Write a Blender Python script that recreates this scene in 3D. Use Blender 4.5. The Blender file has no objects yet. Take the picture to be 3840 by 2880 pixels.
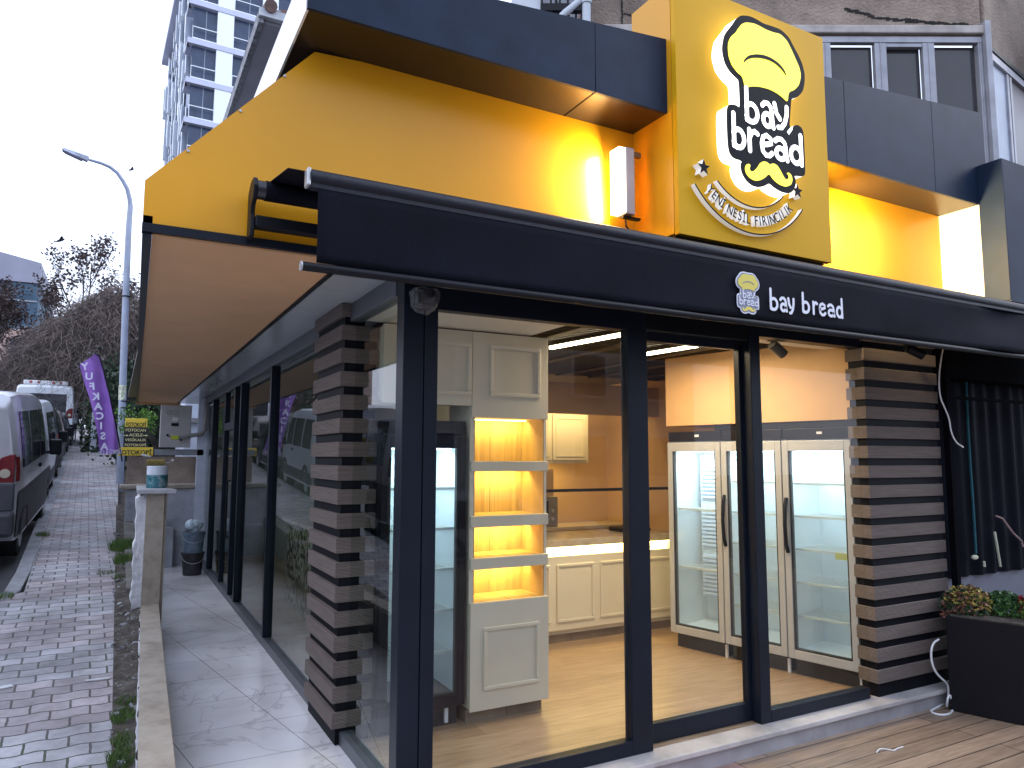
import bpy, bmesh, math, random
from mathutils import Vector, Matrix
random.seed(7)
S = bpy.context.scene
COL = S.collection
# ------------------------------------------------------------------ camera
FPX = 2720.55
yaw, pitch, roll = map(math.radians, (28.5585, 5.7809, 0.1513))
CY, SY, CP, SP = math.cos(yaw), math.sin(yaw), math.cos(pitch), math.sin(pitch)
Fv = Vector((SY*CP, CY*CP, SP)); R0 = Vector((CY, -SY, 0)); U0 = R0.cross(Fv)
Rv = R0*math.cos(roll)+U0*math.sin(roll); Uv = -R0*math.sin(roll)+U0*math.cos(roll)
CAM = Vector((-1.332, -3.587, 1.75))
cd = bpy.data.cameras.new("camera"); cam = bpy.data.objects.new("camera", cd); COL.objects.link(cam)
cam.matrix_world = Matrix(((Rv.x, Uv.x, -Fv.x, CAM.x), (Rv.y, Uv.y, -Fv.y, CAM.y), (Rv.z, Uv.z, -Fv.z, CAM.z), (0, 0, 0, 1)))
cd.sensor_width = 36; cd.lens = FPX/3840*36; cd.clip_end = 2000; cd.clip_start = 0.05
S.camera = cam
# ------------------------------------------------------------------ sky, sun, exposure
w = bpy.data.worlds.new("World"); S.world = w; w.use_nodes = True
nt = w.node_tree; bg = nt.nodes['Background']
sky = nt.nodes.new('ShaderNodeTexSky'); sky.sky_type = 'NISHITA'; sky.sun_disc = False
SUN_EL, SUN_AZ = math.radians(35), math.radians(-70)
sky.sun_elevation = SUN_EL; sky.sun_rotation = SUN_AZ; sky.air_density = 1.5; sky.dust_density = 4
mx = nt.nodes.new('ShaderNodeMixRGB'); mx.inputs[0].default_value = 0.86
mx.inputs[2].default_value = (7.6, 8.5, 10.9, 1)
nt.links.new(sky.outputs[0], mx.inputs[1]); nt.links.new(mx.outputs[0], bg.inputs[0])
bg.inputs[1].default_value = 0.15
sl = bpy.data.lights.new("sun", 'SUN'); sl.energy = 0.5; sl.angle = math.radians(25); sl.color = (1, .96, .92)
so = bpy.data.objects.new("sun", sl); COL.objects.link(so)
so.rotation_euler = (math.radians(55), 0, SUN_AZ*-1+math.radians(180)-math.radians(180))
S.view_settings.view_transform = 'Standard'; S.view_settings.look = 'None'
S.view_settings.exposure = 0.5; S.view_settings.gamma = 1
S.render.engine = 'CYCLES'
try:
    S.cycles.transparent_max_bounces = 32; S.cycles.max_bounces = 9; S.cycles.sample_clamp_indirect = 6
except Exception: pass

# ------------------------------------------------------------------ pixel -> point on a world plane (photo 3840x2880)
def ray(x, y): return Fv + Rv*((x-1920)/FPX) - Uv*((y-1440)/FPX)
def onx(x, y, X): d = ray(x, y); return CAM + d*((X-CAM.x)/d.x)
def ony(x, y, Y): d = ray(x, y); return CAM + d*((Y-CAM.y)/d.y)
def onz(x, y, Z): d = ray(x, y); return CAM + d*((Z-CAM.z)/d.z)
GR = 0.07
SDX = -0.032
def gz(y, base=0.0):
    return base + GR*max(-3.0, min(52.0, y))

# ------------------------------------------------------------------ materials
MC = {}
def M(name, col, rough=.6, metal=0, var=.12, scale=6, bump=0, bscale=60, emit=0, ecol=None, spec=.5, coat=0):
    if name in MC: return MC[name]
    m = bpy.data.materials.new(name); m.use_nodes = True; n = m.node_tree.nodes; l = m.node_tree.links
    b = n['Principled BSDF']; b.inputs['Roughness'].default_value = rough; b.inputs['Metallic'].default_value = metal
    b.inputs['Specular IOR Level'].default_value = spec
    if coat: b.inputs['Coat Weight'].default_value = coat; b.inputs['Coat Roughness'].default_value = .08
    c = (*col, 1)
    tc = n.new('ShaderNodeTexCoord')
    if var:
        no = n.new('ShaderNodeTexNoise'); no.inputs['Scale'].default_value = scale; no.inputs['Detail'].default_value = 6
        l.new(tc.outputs['Object'], no.inputs['Vector'])
        r = n.new('ShaderNodeValToRGB'); r.color_ramp.elements[0].position = .3; r.color_ramp.elements[1].position = .7
        r.color_ramp.elements[0].color = (*[x*(1-var) for x in col], 1); r.color_ramp.elements[1].color = (*[min(1, x*(1+var)) for x in col], 1)
        l.new(no.outputs['Fac'], r.inputs[0]); l.new(r.outputs[0], b.inputs['Base Color'])
    else: b.inputs['Base Color'].default_value = c
    if bump:
        nb = n.new('ShaderNodeTexNoise'); nb.inputs['Scale'].default_value = bscale; nb.inputs['Detail'].default_value = 4
        l.new(tc.outputs['Object'], nb.inputs['Vector'])
        bp = n.new('ShaderNodeBump'); bp.inputs['Strength'].default_value = bump; bp.inputs['Distance'].default_value = .01
        l.new(nb.outputs['Fac'], bp.inputs['Height']); l.new(bp.outputs[0], b.inputs['Normal'])
    if emit:
        b.inputs['Emission Color'].default_value = (*(ecol or col), 1); b.inputs['Emission Strength'].default_value = emit
    MC[name] = m; return m
def glassmat(name, tint=(.9, .93, .93), ior=1.5, haze=0):
    m = bpy.data.materials.new(name); m.use_nodes = True; n = m.node_tree.nodes; l = m.node_tree.links; n.clear()
    o = n.new('ShaderNodeOutputMaterial'); t = n.new('ShaderNodeBsdfTransparent'); t.inputs[0].default_value = (*tint, 1)
    g = n.new('ShaderNodeBsdfGlossy'); g.inputs['Roughness'].default_value = .0
    f = n.new('ShaderNodeFresnel'); f.inputs[0].default_value = ior; x = n.new('ShaderNodeMixShader')
    ge = n.new('ShaderNodeNewGeometry'); bf = n.new('ShaderNodeMath'); bf.operation = 'SUBTRACT'; bf.inputs[0].default_value = 1; l.new(ge.outputs['Backfacing'], bf.inputs[1])
    fm = n.new('ShaderNodeMath'); fm.operation = 'MULTIPLY'; l.new(f.outputs[0], fm.inputs[0]); l.new(bf.outputs[0], fm.inputs[1])
    l.new(fm.outputs[0], x.inputs[0]); l.new(t.outputs[0], x.inputs[1]); l.new(g.outputs[0], x.inputs[2])
    out = x
    if haze:
        d = n.new('ShaderNodeBsdfDiffuse'); d.inputs[0].default_value = (.8, .85, .88, 1); y = n.new('ShaderNodeMixShader')
        y.inputs[0].default_value = haze; l.new(x.outputs[0], y.inputs[1]); l.new(d.outputs[0], y.inputs[2]); out = y
    l.new(out.outputs[0], o.inputs[0]); MC[name] = m; return m
def nodes(name):
    m = bpy.data.materials.new(name); m.use_nodes = True; MC[name] = m
    return m, m.node_tree.nodes, m.node_tree.links, m.node_tree.nodes['Principled BSDF']

def paver_mat():
    m, n, l, b = nodes('pavers')
    tc = n.new('ShaderNodeTexCoord'); mp = n.new('ShaderNodeMapping'); mp.inputs['Rotation'].default_value = (0, 0, math.radians(-1.84))
    l.new(tc.outputs['Object'], mp.inputs[0])
    sx = n.new('ShaderNodeSeparateXYZ'); l.new(mp.outputs[0], sx.inputs[0])
    wv = n.new('ShaderNodeMath'); wv.operation = 'MULTIPLY'; wv.inputs[1].default_value = 2*math.pi/.22; l.new(sx.outputs[0], wv.inputs[0])
    sn = n.new('ShaderNodeMath'); sn.operation = 'SINE'; l.new(wv.outputs[0], sn.inputs[0])
    ml = n.new('ShaderNodeMath'); ml.operation = 'MULTIPLY_ADD'; ml.inputs[1].default_value = .009; l.new(sn.outputs[0], ml.inputs[0]); l.new(sx.outputs[1], ml.inputs[2])
    cx = n.new('ShaderNodeCombineXYZ'); l.new(sx.outputs[0], cx.inputs[0]); l.new(ml.outputs[0], cx.inputs[1])
    nz = n.new('ShaderNodeTexNoise'); nz.inputs['Scale'].default_value = 14; l.new(tc.outputs['Object'], nz.inputs['Vector'])
    vm = n.new('ShaderNodeVectorMath'); vm.operation = 'MULTIPLY_ADD'; vm.inputs[1].default_value = (.012, .012, 0); l.new(nz.outputs['Color'], vm.inputs[0]); l.new(cx.outputs[0], vm.inputs[2])
    br = n.new('ShaderNodeTexBrick'); br.inputs['Scale'].default_value = 1; br.inputs['Brick Width'].default_value = .22; br.inputs['Row Height'].default_value = .148
    br.inputs['Mortar Size'].default_value = .007; br.inputs['Mortar Smooth'].default_value = .3; br.inputs['Bias'].default_value = 0
    br.inputs['Color1'].default_value = (.7, .7, .7, 1); br.inputs['Color2'].default_value = (1.1, 1.1, 1.1, 1); br.inputs['Mortar'].default_value = (.24, .23, .21, 1)
    l.new(vm.outputs[0], br.inputs[0])
    # red bands across the walk
    md = n.new('ShaderNodeMath'); md.operation = 'SINE'
    sc = n.new('ShaderNodeMath'); sc.operation = 'MULTIPLY_ADD'; sc.inputs[1].default_value = 2*math.pi/1.67; sc.inputs[2].default_value = math.pi/2-2*math.pi/1.67*2.2+math.pi*2
    l.new(ml.outputs[0], sc.inputs[0]); l.new(sc.outputs[0], md.inputs[0])
    gt = n.new('ShaderNodeMath'); gt.operation = 'GREATER_THAN'; gt.inputs[1].default_value = -.08; l.new(md.outputs[0], gt.inputs[0])
    nb = n.new('ShaderNodeTexNoise'); nb.inputs['Scale'].default_value = 2.5; nb.inputs['Detail'].default_value = 8; nb.inputs['Roughness'].default_value = .7; l.new(tc.outputs['Object'], nb.inputs['Vector'])
    m1 = n.new('ShaderNodeMixRGB'); m1.inputs[1].default_value = (.43, .435, .455, 1); m1.inputs[2].default_value = (.42, .38, .395, 1)
    l.new(gt.outputs[0], m1.inputs[0])
    m2 = n.new('ShaderNodeMixRGB'); m2.blend_type = 'MULTIPLY'; m2.inputs[0].default_value = 1; l.new(m1.outputs[0], m2.inputs[1]); l.new(br.outputs[0], m2.inputs[2])
    rp = n.new('ShaderNodeValToRGB'); rp.color_ramp.elements[0].position = .35; rp.color_ramp.elements[0].color = (.58, .56, .55, 1); rp.color_ramp.elements[1].position = .68; rp.color_ramp.elements[1].color = (1.28, 1.26, 1.28, 1)
    l.new(nb.outputs['Fac'], rp.inputs[0])
    m3 = n.new('ShaderNodeMixRGB'); m3.blend_type = 'MULTIPLY'; m3.inputs[0].default_value = 1; l.new(m2.outputs[0], m3.inputs[1]); l.new(rp.outputs[0], m3.inputs[2])
    # moss in the joints
    mo = n.new('ShaderNodeMath'); mo.operation = 'MULTIPLY'; n2 = n.new('ShaderNodeTexNoise'); n2.inputs['Scale'].default_value = 1.3; l.new(tc.outputs['Object'], n2.inputs['Vector'])
    r2 = n.new('ShaderNodeValToRGB'); r2.color_ramp.elements[0].position = .52; r2.color_ramp.elements[1].position = .66; l.new(n2.outputs['Fac'], r2.inputs[0])
    l.new(br.outputs['Fac'], mo.inputs[0]); l.new(r2.outputs[0], mo.inputs[1])
    m4 = n.new('ShaderNodeMixRGB'); m4.inputs[2].default_value = (.05, .07, .025, 1); l.new(mo.outputs[0], m4.inputs[0]); l.new(m3.outputs[0], m4.inputs[1])
    l.new(m4.outputs[0], b.inputs['Base Color'])
    rr = n.new('ShaderNodeMapRange'); rr.inputs[3].default_value = .45; rr.inputs[4].default_value = .75; l.new(nb.outputs['Fac'], rr.inputs[0]); l.new(rr.outputs[0], b.inputs['Roughness'])
    bp = n.new('ShaderNodeBump'); bp.inputs['Strength'].default_value = .9; bp.inputs['Distance'].default_value = .01; bp.invert = True; l.new(br.outputs['Fac'], bp.inputs['Height'])
    b2 = n.new('ShaderNodeBump'); b2.inputs['Strength'].default_value = .3; b2.inputs['Distance'].default_value = .01; n3 = n.new('ShaderNodeTexNoise'); n3.inputs['Scale'].default_value = 90; l.new(tc.outputs['Object'], n3.inputs['Vector'])
    l.new(n3.outputs['Fac'], b2.inputs['Height']); l.new(bp.outputs[0], b2.inputs['Normal']); l.new(b2.outputs[0], b.inputs['Normal'])
    return m
def marble_mat():
    m, n, l, b = nodes('marble_tiles')
    tc = n.new('ShaderNodeTexCoord'); sx = n.new('ShaderNodeSeparateXYZ'); l.new(tc.outputs['Object'], sx.inputs[0])
    u = n.new('ShaderNodeMath'); u.operation = 'MULTIPLY_ADD'; u.inputs[1].default_value = .168; l.new(sx.outputs[1], u.inputs[0]); l.new(sx.outputs[0], u.inputs[2])
    ps = []
    for src, off, step in ((u.outputs[0], -.02, .655), (sx.outputs[1], 1.04, .586)):
        a = n.new('ShaderNodeMath'); a.operation = 'SUBTRACT'; a.inputs[1].default_value = off-20*step; l.new(src, a.inputs[0])
        d = n.new('ShaderNodeMath'); d.operation = 'MODULO'; d.inputs[1].default_value = step; l.new(a.outputs[0], d.inputs[0])
        c = n.new('ShaderNodeMath'); c.operation = 'SUBTRACT'; c.inputs[1].default_value = step/2; l.new(d.outputs[0], c.inputs[0])
        e = n.new('ShaderNodeMath'); e.operation = 'ABSOLUTE'; l.new(c.outputs[0], e.inputs[0])
        g = n.new('ShaderNodeMath'); g.operation = 'GREATER_THAN'; g.inputs[1].default_value = step/2-.0022; l.new(e.outputs[0], g.inputs[0]); ps.append(g)
    j = n.new('ShaderNodeMath'); j.operation = 'MAXIMUM'; l.new(ps[0].outputs[0], j.inputs[0]); l.new(ps[1].outputs[0], j.inputs[1])
    no = n.new('ShaderNodeTexNoise'); no.inputs['Scale'].default_value = .9; no.inputs['Detail'].default_value = 7; no.inputs['Distortion'].default_value = 1.6; l.new(tc.outputs['Object'], no.inputs['Vector'])
    rp = n.new('ShaderNodeValToRGB'); e = rp.color_ramp.elements; e[0].position = .488; e[0].color = (.88, .88, .90, 1); e[1].position = .512; e[1].color = (.88, .88, .90, 1)
    k = e.new(.5); k.color = (.66, .65, .66, 1); l.new(no.outputs['Fac'], rp.inputs[0])
    nd = n.new('ShaderNodeTexNoise'); nd.inputs['Scale'].default_value = 1.1; nd.inputs['Detail'].default_value = 5; l.new(tc.outputs['Object'], nd.inputs['Vector'])
    rd = n.new('ShaderNodeValToRGB'); rd.color_ramp.elements[0].position = .35; rd.color_ramp.elements[0].color = (.72, .7, .7, 1); rd.color_ramp.elements[1].position = .6; l.new(nd.outputs['Fac'], rd.inputs[0])
    mm = n.new('ShaderNodeMixRGB'); mm.blend_type = 'MULTIPLY'; mm.inputs[0].default_value = .8; l.new(rp.outputs[0], mm.inputs[1]); l.new(rd.outputs[0], mm.inputs[2])
    mi = n.new('ShaderNodeMixRGB'); mi.inputs[2].default_value = (.13, .11, .1, 1); l.new(j.outputs[0], mi.inputs[0]); l.new(mm.outputs[0], mi.inputs[1])
    l.new(mi.outputs[0], b.inputs['Base Color']); b.inputs['Specular IOR Level'].default_value = .9
    mr = n.new('ShaderNodeMapRange'); mr.inputs[3].default_value = .06; mr.inputs[4].default_value = .22; l.new(nd.outputs['Fac'], mr.inputs[0]); l.new(mr.outputs[0], b.inputs['Roughness'])
    return m
def plank_mat(name, c1, c2, wid, length, rot, rough, gap=(.05, .03, .02), gs=.002, spec=.5):
    m, n, l, b = nodes(name)
    tc = n.new('ShaderNodeTexCoord'); mp = n.new('ShaderNodeMapping'); mp.inputs['Rotation'].default_value = (0, 0, rot); l.new(tc.outputs['Object'], mp.inputs[0])
    br = n.new('ShaderNodeTexBrick'); br.offset = .37; br.inputs['Scale'].default_value = 1; br.inputs['Brick Width'].default_value = length; br.inputs['Row Height'].default_value = wid
    br.inputs['Mortar Size'].default_value = gs; br.inputs['Mortar Smooth'].default_value = .1
    br.inputs['Color1'].default_value = (*c1, 1); br.inputs['Color2'].default_value = (*c2, 1); br.inputs['Mortar'].default_value = (*gap, 1); l.new(mp.outputs[0], br.inputs[0])
    m2 = n.new('ShaderNodeMapping'); m2.inputs['Scale'].default_value = (2.2, 26, 1); l.new(mp.outputs[0], m2.inputs[0])
    no = n.new('ShaderNodeTexNoise'); no.inputs['Scale'].default_value = 1.4; no.inputs['Detail'].default_value = 8; no.inputs['Distortion'].default_value = .6; l.new(m2.outputs[0], no.inputs['Vector'])
    rp = n.new('ShaderNodeValToRGB'); rp.color_ramp.elements[0].position = .3; rp.color_ramp.elements[0].color = (.62, .6, .58, 1); rp.color_ramp.elements[1].position = .7; rp.color_ramp.elements[1].color = (1.15, 1.15, 1.15, 1); l.new(no.outputs['Fac'], rp.inputs[0])
    mm = n.new('ShaderNodeMixRGB'); mm.blend_type = 'MULTIPLY'; mm.inputs[0].default_value = .85; l.new(br.outputs[0], mm.inputs[1]); l.new(rp.outputs[0], mm.inputs[2])
    l.new(mm.outputs[0], b.inputs['Base Color']); b.inputs['Roughness'].default_value = rough; b.inputs['Specular IOR Level'].default_value = spec
    bp = n.new('ShaderNodeBump'); bp.inputs['Strength'].default_value = .25; bp.inputs['Distance'].default_value = .003; l.new(no.outputs['Fac'], bp.inputs['Height']); l.new(bp.outputs[0], b.inputs['Normal'])
    return m
def ribbed_mat(name, col, per, rough=.7):
    m, n, l, b = nodes(name); tc = n.new('ShaderNodeTexCoord'); sx = n.new('ShaderNodeSeparateXYZ'); l.new(tc.outputs['Object'], sx.inputs[0])
    a = n.new('ShaderNodeMath'); a.operation = 'MULTIPLY'; a.inputs[1].default_value = 2*math.pi/per; l.new(sx.outputs[2], a.inputs[0])
    s = n.new('ShaderNodeMath'); s.operation = 'SINE'; l.new(a.outputs[0], s.inputs[0])
    bp = n.new('ShaderNodeBump'); bp.inputs['Strength'].default_value = .9; bp.inputs['Distance'].default_value = .003; l.new(s.outputs[0], bp.inputs['Height']); l.new(bp.outputs[0], b.inputs['Normal'])
    mp = n.new('ShaderNodeMapping'); mp.inputs['Scale'].default_value = (3, 3, 90); l.new(tc.outputs['Object'], mp.inputs[0])
    no = n.new('ShaderNodeTexNoise'); no.inputs['Scale'].default_value = 1.5; no.inputs['Detail'].default_value = 6; l.new(mp.outputs[0], no.inputs['Vector'])
    rp = n.new('ShaderNodeValToRGB'); rp.color_ramp.elements[0].position = .3; rp.color_ramp.elements[0].color = (*[x*.75 for x in col], 1); rp.color_ramp.elements[1].position = .75; rp.color_ramp.elements[1].color = (*[x*1.2 for x in col], 1)
    l.new(no.outputs['Fac'], rp.inputs[0]); l.new(rp.outputs[0], b.inputs['Base Color']); b.inputs['Roughness'].default_value = rough
    return m
def stain_mat(name, c1, c2, c3, scale=1.2, rough=.9, bump=.5, bscale=40):
    m, n, l, b = nodes(name); tc = n.new('ShaderNodeTexCoord')
    no = n.new('ShaderNodeTexNoise'); no.inputs['Scale'].default_value = scale; no.inputs['Detail'].default_value = 10; no.inputs['Roughness'].default_value = .65; l.new(tc.outputs['Object'], no.inputs['Vector'])
    rp = n.new('ShaderNodeValToRGB'); e = rp.color_ramp.elements; e[0].position = .35; e[0].color = (*c1, 1); e[1].position = .65; e[1].color = (*c3, 1); k = e.new(.5); k.color = (*c2, 1)
    l.new(no.outputs['Fac'], rp.inputs[0]); l.new(rp.outputs[0], b.inputs['Base Color']); b.inputs['Roughness'].default_value = rough
    nb = n.new('ShaderNodeTexNoise'); nb.inputs['Scale'].default_value = bscale; nb.inputs['Detail'].default_value = 6; l.new(tc.outputs['Object'], nb.inputs['Vector'])
    bp = n.new('ShaderNodeBump'); bp.inputs['Strength'].default_value = bump; bp.inputs['Distance'].default_value = .02; l.new(nb.outputs['Fac'], bp.inputs['Height']); l.new(bp.outputs[0], b.inputs['Normal'])
    return m
def mosaic_mat():
    m, n, l, b = nodes('mosaic'); tc = n.new('ShaderNodeTexCoord'); v = n.new('ShaderNodeTexVoronoi'); v.distance = 'CHEBYCHEV'; v.inputs['Scale'].default_value = 20; v.inputs['Randomness'].default_value = .15
    l.new(tc.outputs['Object'], v.inputs['Vector']); rp = n.new('ShaderNodeValToRGB'); rp.color_ramp.interpolation = 'CONSTANT'; e = rp.color_ramp.elements
    e[0].color = (.06, .045, .03, 1); e[1].position = .35; e[1].color = (.2, .16, .11, 1); k = e.new(.65); k.color = (.33, .3, .24, 1)
    s = n.new('ShaderNodeSeparateColor'); l.new(v.outputs['Color'], s.inputs[0]); l.new(s.outputs[0], rp.inputs[0]); l.new(rp.outputs[0], b.inputs['Base Color']); b.inputs['Roughness'].default_value = .2
    return m

glass = glassmat('window_glass', (.93, .95, .95))
sglass = glassmat('side_window_glass', (.88, .93, .91), 1.8)
fglass = glassmat('fridge_glass', (.9, .95, .96), 1.45, .06)
dglass = M('dark_glass', (.02, .025, .032), .06, 0, 0, spec=.8)
frame = M('anthracite_frame', (.008, .012, .021), .36, 0, .15, 3, spec=.2)
matte = M('black_matte', (.003, .003, .005), .8, 0, .2, 4, spec=.03)
dark = M('black_satin', (.006, .007, .011), .45, 0, .2, 4, spec=.22)
blackf = M('awning_fabric', (.0055, .0065, .013), .75, 0, .35, 2.5, .25, 220, spec=.10)
yel = M('yellow_panel', (.71, .335, .012), .3, 0, .05, 1.2, spec=.35)
gold = M('gold_panel', (.66, .36, .010), .4, 0, .04, 1, spec=.12)
navy = M('navy_panel', (.011, .022, .047), .45, 0, .2, 5, .12, 150, spec=.16)
under = M('bronze_underside', (.022, .014, .009), .35, 0, .15, 3, spec=.4)
brown = M('brown_soffit', (.74, .43, .22), .5, 0, .07, 2, spec=.3)
whitep = M('white_panel', (.74, .76, .78), .3, 0, .04, 2)
softw = M('soffit_panel', (.46, .48, .5), .16, 0, .05, 2)
slat = ribbed_mat('composite_slat', (.175, .14, .125), .0085)
slatb = M('slat_backing', (.005, .006, .009), .6, 0, .2, spec=.12)
cream = M('cream_lacquer', (.66, .61, .49), .4, 0, .04, 3)
kick = plank_mat('kick_wood', (.22, .16, .11), (.25, .19, .13), .3, 1, 0, .6)
warmw = M('warm_wall', (.60, .40, .23), .7, 0, .05, 2)
brownw = M('brown_wall', (.34, .21, .11), .7, 0, .07, 2)
nicheb = plank_mat('niche_oak', (.5, .36, .18), (.44, .3, .14), 2, 2, math.radians(90), .6)
stone = stain_mat('travertine', (.25, .21, .165), (.36, .31, .25), (.42, .37, .31), 5, .55, .2, 90)
thr = stain_mat('threshold_marble', (.32, .31, .31), (.43, .41, .41), (.5, .48, .48), 3, .45, .15, 120)
plaster = stain_mat('torn_plaster', (.55, .56, .6), (.7, .71, .74), (.82, .83, .85), 6, .95, 1, 25)
greyw = stain_mat('grey_render', (.24, .26, .3), (.4, .42, .47), (.5, .52, .57), 2.2, .9, .3, 60)
stucco = stain_mat('old_stucco', (.14, .11, .09), (.25, .20, .165), (.42, .34, .275), .8, .95, 1, 35)
soil = stain_mat('soil', (.035, .03, .025), (.075, .062, .05), (.14, .13, .115), 9, 1, 1, 45)
asph = stain_mat('asphalt', (.035, .036, .04), (.05, .052, .057), (.07, .07, .075), 1.5, .5, .5, 130)
kerbm = stain_mat('kerb_concrete', (.2, .21, .22), (.28, .29, .31), (.35, .36, .38), 4, .75, .5, 80)
wfloor = plank_mat('shop_laminate', (.41, .285, .18), (.34, .23, .14), .19, 1.25, math.radians(3), .32, (.2, .13, .08), .0012)
deckm = plank_mat('deck_wood', (.36, .27, .20), (.23, .17, .125), .145, 2.4, 0, .42, (.03, .02, .015), .004)
grass = M('grass_blades', (.07, .13, .025), .8, 0, .5, 30)
bark = M('bark', (.045, .037, .034), .9, 0, .3, 20)
twig = M('twigs', (.17, .135, .125), .9, 0, .4, 8)
ledw = M('led_warm', (1, .85, .6), .5, 0, 0, emit=14, ecol=(1, .80, .52))
ledc = M('led_cool', (.9, .97, 1), .5, 0, 0, emit=6, ecol=(.82, .95, 1))
ledy = M('led_yellow', (1, .8, .4), .5, 0, 0, emit=5, ecol=(1, .72, .22))
signw = M('sign_white_acrylic', (.9, .92, .95), .4, 0, 0, emit=1.5, ecol=(1, .97, .86))
signw2 = M('sign_white_letter', (.9, .92, .95), .4, 0, 0, emit=1.5, ecol=(.97, .98, 1))
signy = M('sign_yellow_acrylic', (.85, .78, .05), .4, 0, 0, emit=.62, ecol=(1, .88, .06))
signl = M('sign_letter_edge', (.82, .84, .86), .35, 0, 0, emit=.25)
signk = M('sign_black_film', (.005, .006, .011), .4, 0, .3, 20, spec=.08)
printw = M('print_white', (.72, .75, .85), .7, 0, .05)
printy = M('print_yellow', (.72, .62, .13), .7, 0, .05)
printg = M('print_grey', (.25, .27, .36), .7, 0, .05)
alu = M('pale_aluminium', (.42, .44, .46), .4, .5, .1, 8)
metal = M('galvanised_steel', (.36, .40, .47), .45, .3, .12, 4)
rubber = M('rubber', (.015, .015, .016), .8, 0, .2)
wplast = M('white_plastic', (.7, .72, .75), .45, 0, .04)

# ------------------------------------------------------------------ mesh builder
WR = set()
def smo(pts, it=2):
    p = [Vector(q) for q in pts]
    for _ in range(it):
        o = [p[0]]
        for a, b in zip(p[:-1], p[1:]): o += [a*.75+b*.25, a*.25+b*.75]
        p = o+[p[-1]]
    return p
class MB:
    def __init__(s): s.b = bmesh.new()
    def box(s, x0, x1, y0, y1, z0, z1):
        v = [s.b.verts.new((x, y, z)) for x in (x0, x1) for y in (y0, y1) for z in (z0, z1)]
        for f in ((0, 1, 3, 2), (4, 6, 7, 5), (0, 4, 5, 1), (2, 3, 7, 6), (0, 2, 6, 4), (1, 5, 7, 3)): s.b.faces.new([v[i] for i in f])
        return s
    def hexa(s, pts):
        v = [s.b.verts.new(p) for p in pts]
        for f in ((0, 3, 2, 1), (4, 5, 6, 7), (0, 1, 5, 4), (1, 2, 6, 5), (2, 3, 7, 6), (3, 0, 4, 7)): s.b.faces.new([v[i] for i in f])
        return s
    def quad(s, *p):
        s.b.faces.new([s.b.verts.new(q) for q in p]); return s
    def prism(s, pts, a, thick):
        """pts: list of 3D points (planar), extruded by vector a*thick"""
        a = Vector(a)*thick; n = len(pts)
        lo = [s.b.verts.new(Vector(p)) for p in pts]; hi = [s.b.verts.new(Vector(p)+a) for p in pts]
        s.b.faces.new(lo); s.b.faces.new(hi[::-1])
        for i in range(n): s.b.faces.new((lo[i], hi[i], hi[(i+1) % n], lo[(i+1) % n]))
        return s
    def tube(s, pts, r, n=8, r2=None, cap=True):
        pts = [Vector(p) for p in pts]; m = len(pts); prev = None; up = None
        for i, p in enumerate(pts):
            d = (pts[min(i+1, m-1)]-pts[max(i-1, 0)]).normalized()
            if up is None: up = Vector((0, 0, 1)) if abs(d.z) < .9 else Vector((1, 0, 0))
            a = d.cross(up).normalized(); c = a.cross(d).normalized(); up = c
            rr = r if r2 is None else r+(r2-r)*i/(m-1)
            ring = [s.b.verts.new(p+a*math.cos(2*math.pi*k/n)*rr+c*math.sin(2*math.pi*k/n)*rr) for k in range(n)]
            if prev:
                for k in range(n): s.b.faces.new((prev[k], prev[(k+1) % n], ring[(k+1) % n], ring[k]))
            elif cap and n > 2: s.b.faces.new(ring[::-1])
            prev = ring
        if cap and n > 2: s.b.faces.new(prev)
        return s
    def cyl(s, p0, p1, r, n=20, r2=None): return s.tube([p0, p1], r, n, r2)
    def lathe(s, prof, c, n=24):
        prev = None
        for r, z in prof:
            ring = [s.b.verts.new((c[0]+r*math.cos(2*math.pi*k/n), c[1]+r*math.sin(2*math.pi*k/n), c[2]+z)) for k in range(n)]
            if prev:
                for k in range(n): s.b.faces.new((prev[k], prev[(k+1) % n], ring[(k+1) % n], ring[k]))
            prev = ring
        return s
    def build(s, name, mat, parent=None, bevel=0, smooth=False, T=None):
        if T is not None: bmesh.ops.transform(s.b, matrix=T, verts=s.b.verts)
        if parent is not None and parent.name in WR:
            bmesh.ops.translate(s.b, vec=-Vector(parent.location) if parent.parent is None else -Vector(parent.parent.location), verts=s.b.verts)
        bmesh.ops.recalc_face_normals(s.b, faces=s.b.faces)
        me = bpy.data.meshes.new(name); s.b.to_mesh(me); s.b.free(); me.materials.append(mat)
        o = bpy.data.objects.new(name, me); COL.objects.link(o)
        if parent is not None:
            o.parent = parent
            if parent.name in WR: WR.add(o.name)
        if smooth:
            for p in me.polygons: p.use_smooth = True
            try: me.set_sharp_from_angle(angle=math.radians(smooth if smooth is not True else 40))
            except Exception: pass
        if bevel:
            m = o.modifiers.new('b', 'BEVEL'); m.width = bevel; m.segments = 2; m.limit_method = 'ANGLE'; m.angle_limit = math.radians(50)
        return o
def tag(o, label, cat, group=None):
    o['label'] = label; o['category'] = cat
    if group: o['group'] = group
    return o
def struct(o): o['kind'] = 'structure'; return o
def thing(name, label, cat, loc=(0, 0, 0), rz=0, group=None, world=True):
    o = bpy.data.objects.new(name, None); COL.objects.link(o); o.location = loc; o.rotation_euler = (0, 0, rz); o.empty_display_size = .2
    tag(o, label, cat, group)
    if world: WR.add(o.name)
    return o
def copy_tree(o, parent=None):
    c = o.copy(); COL.objects.link(c)
    if parent: c.parent = parent
    for ch in list(o.children): copy_tree(ch, c)
    return c
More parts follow.
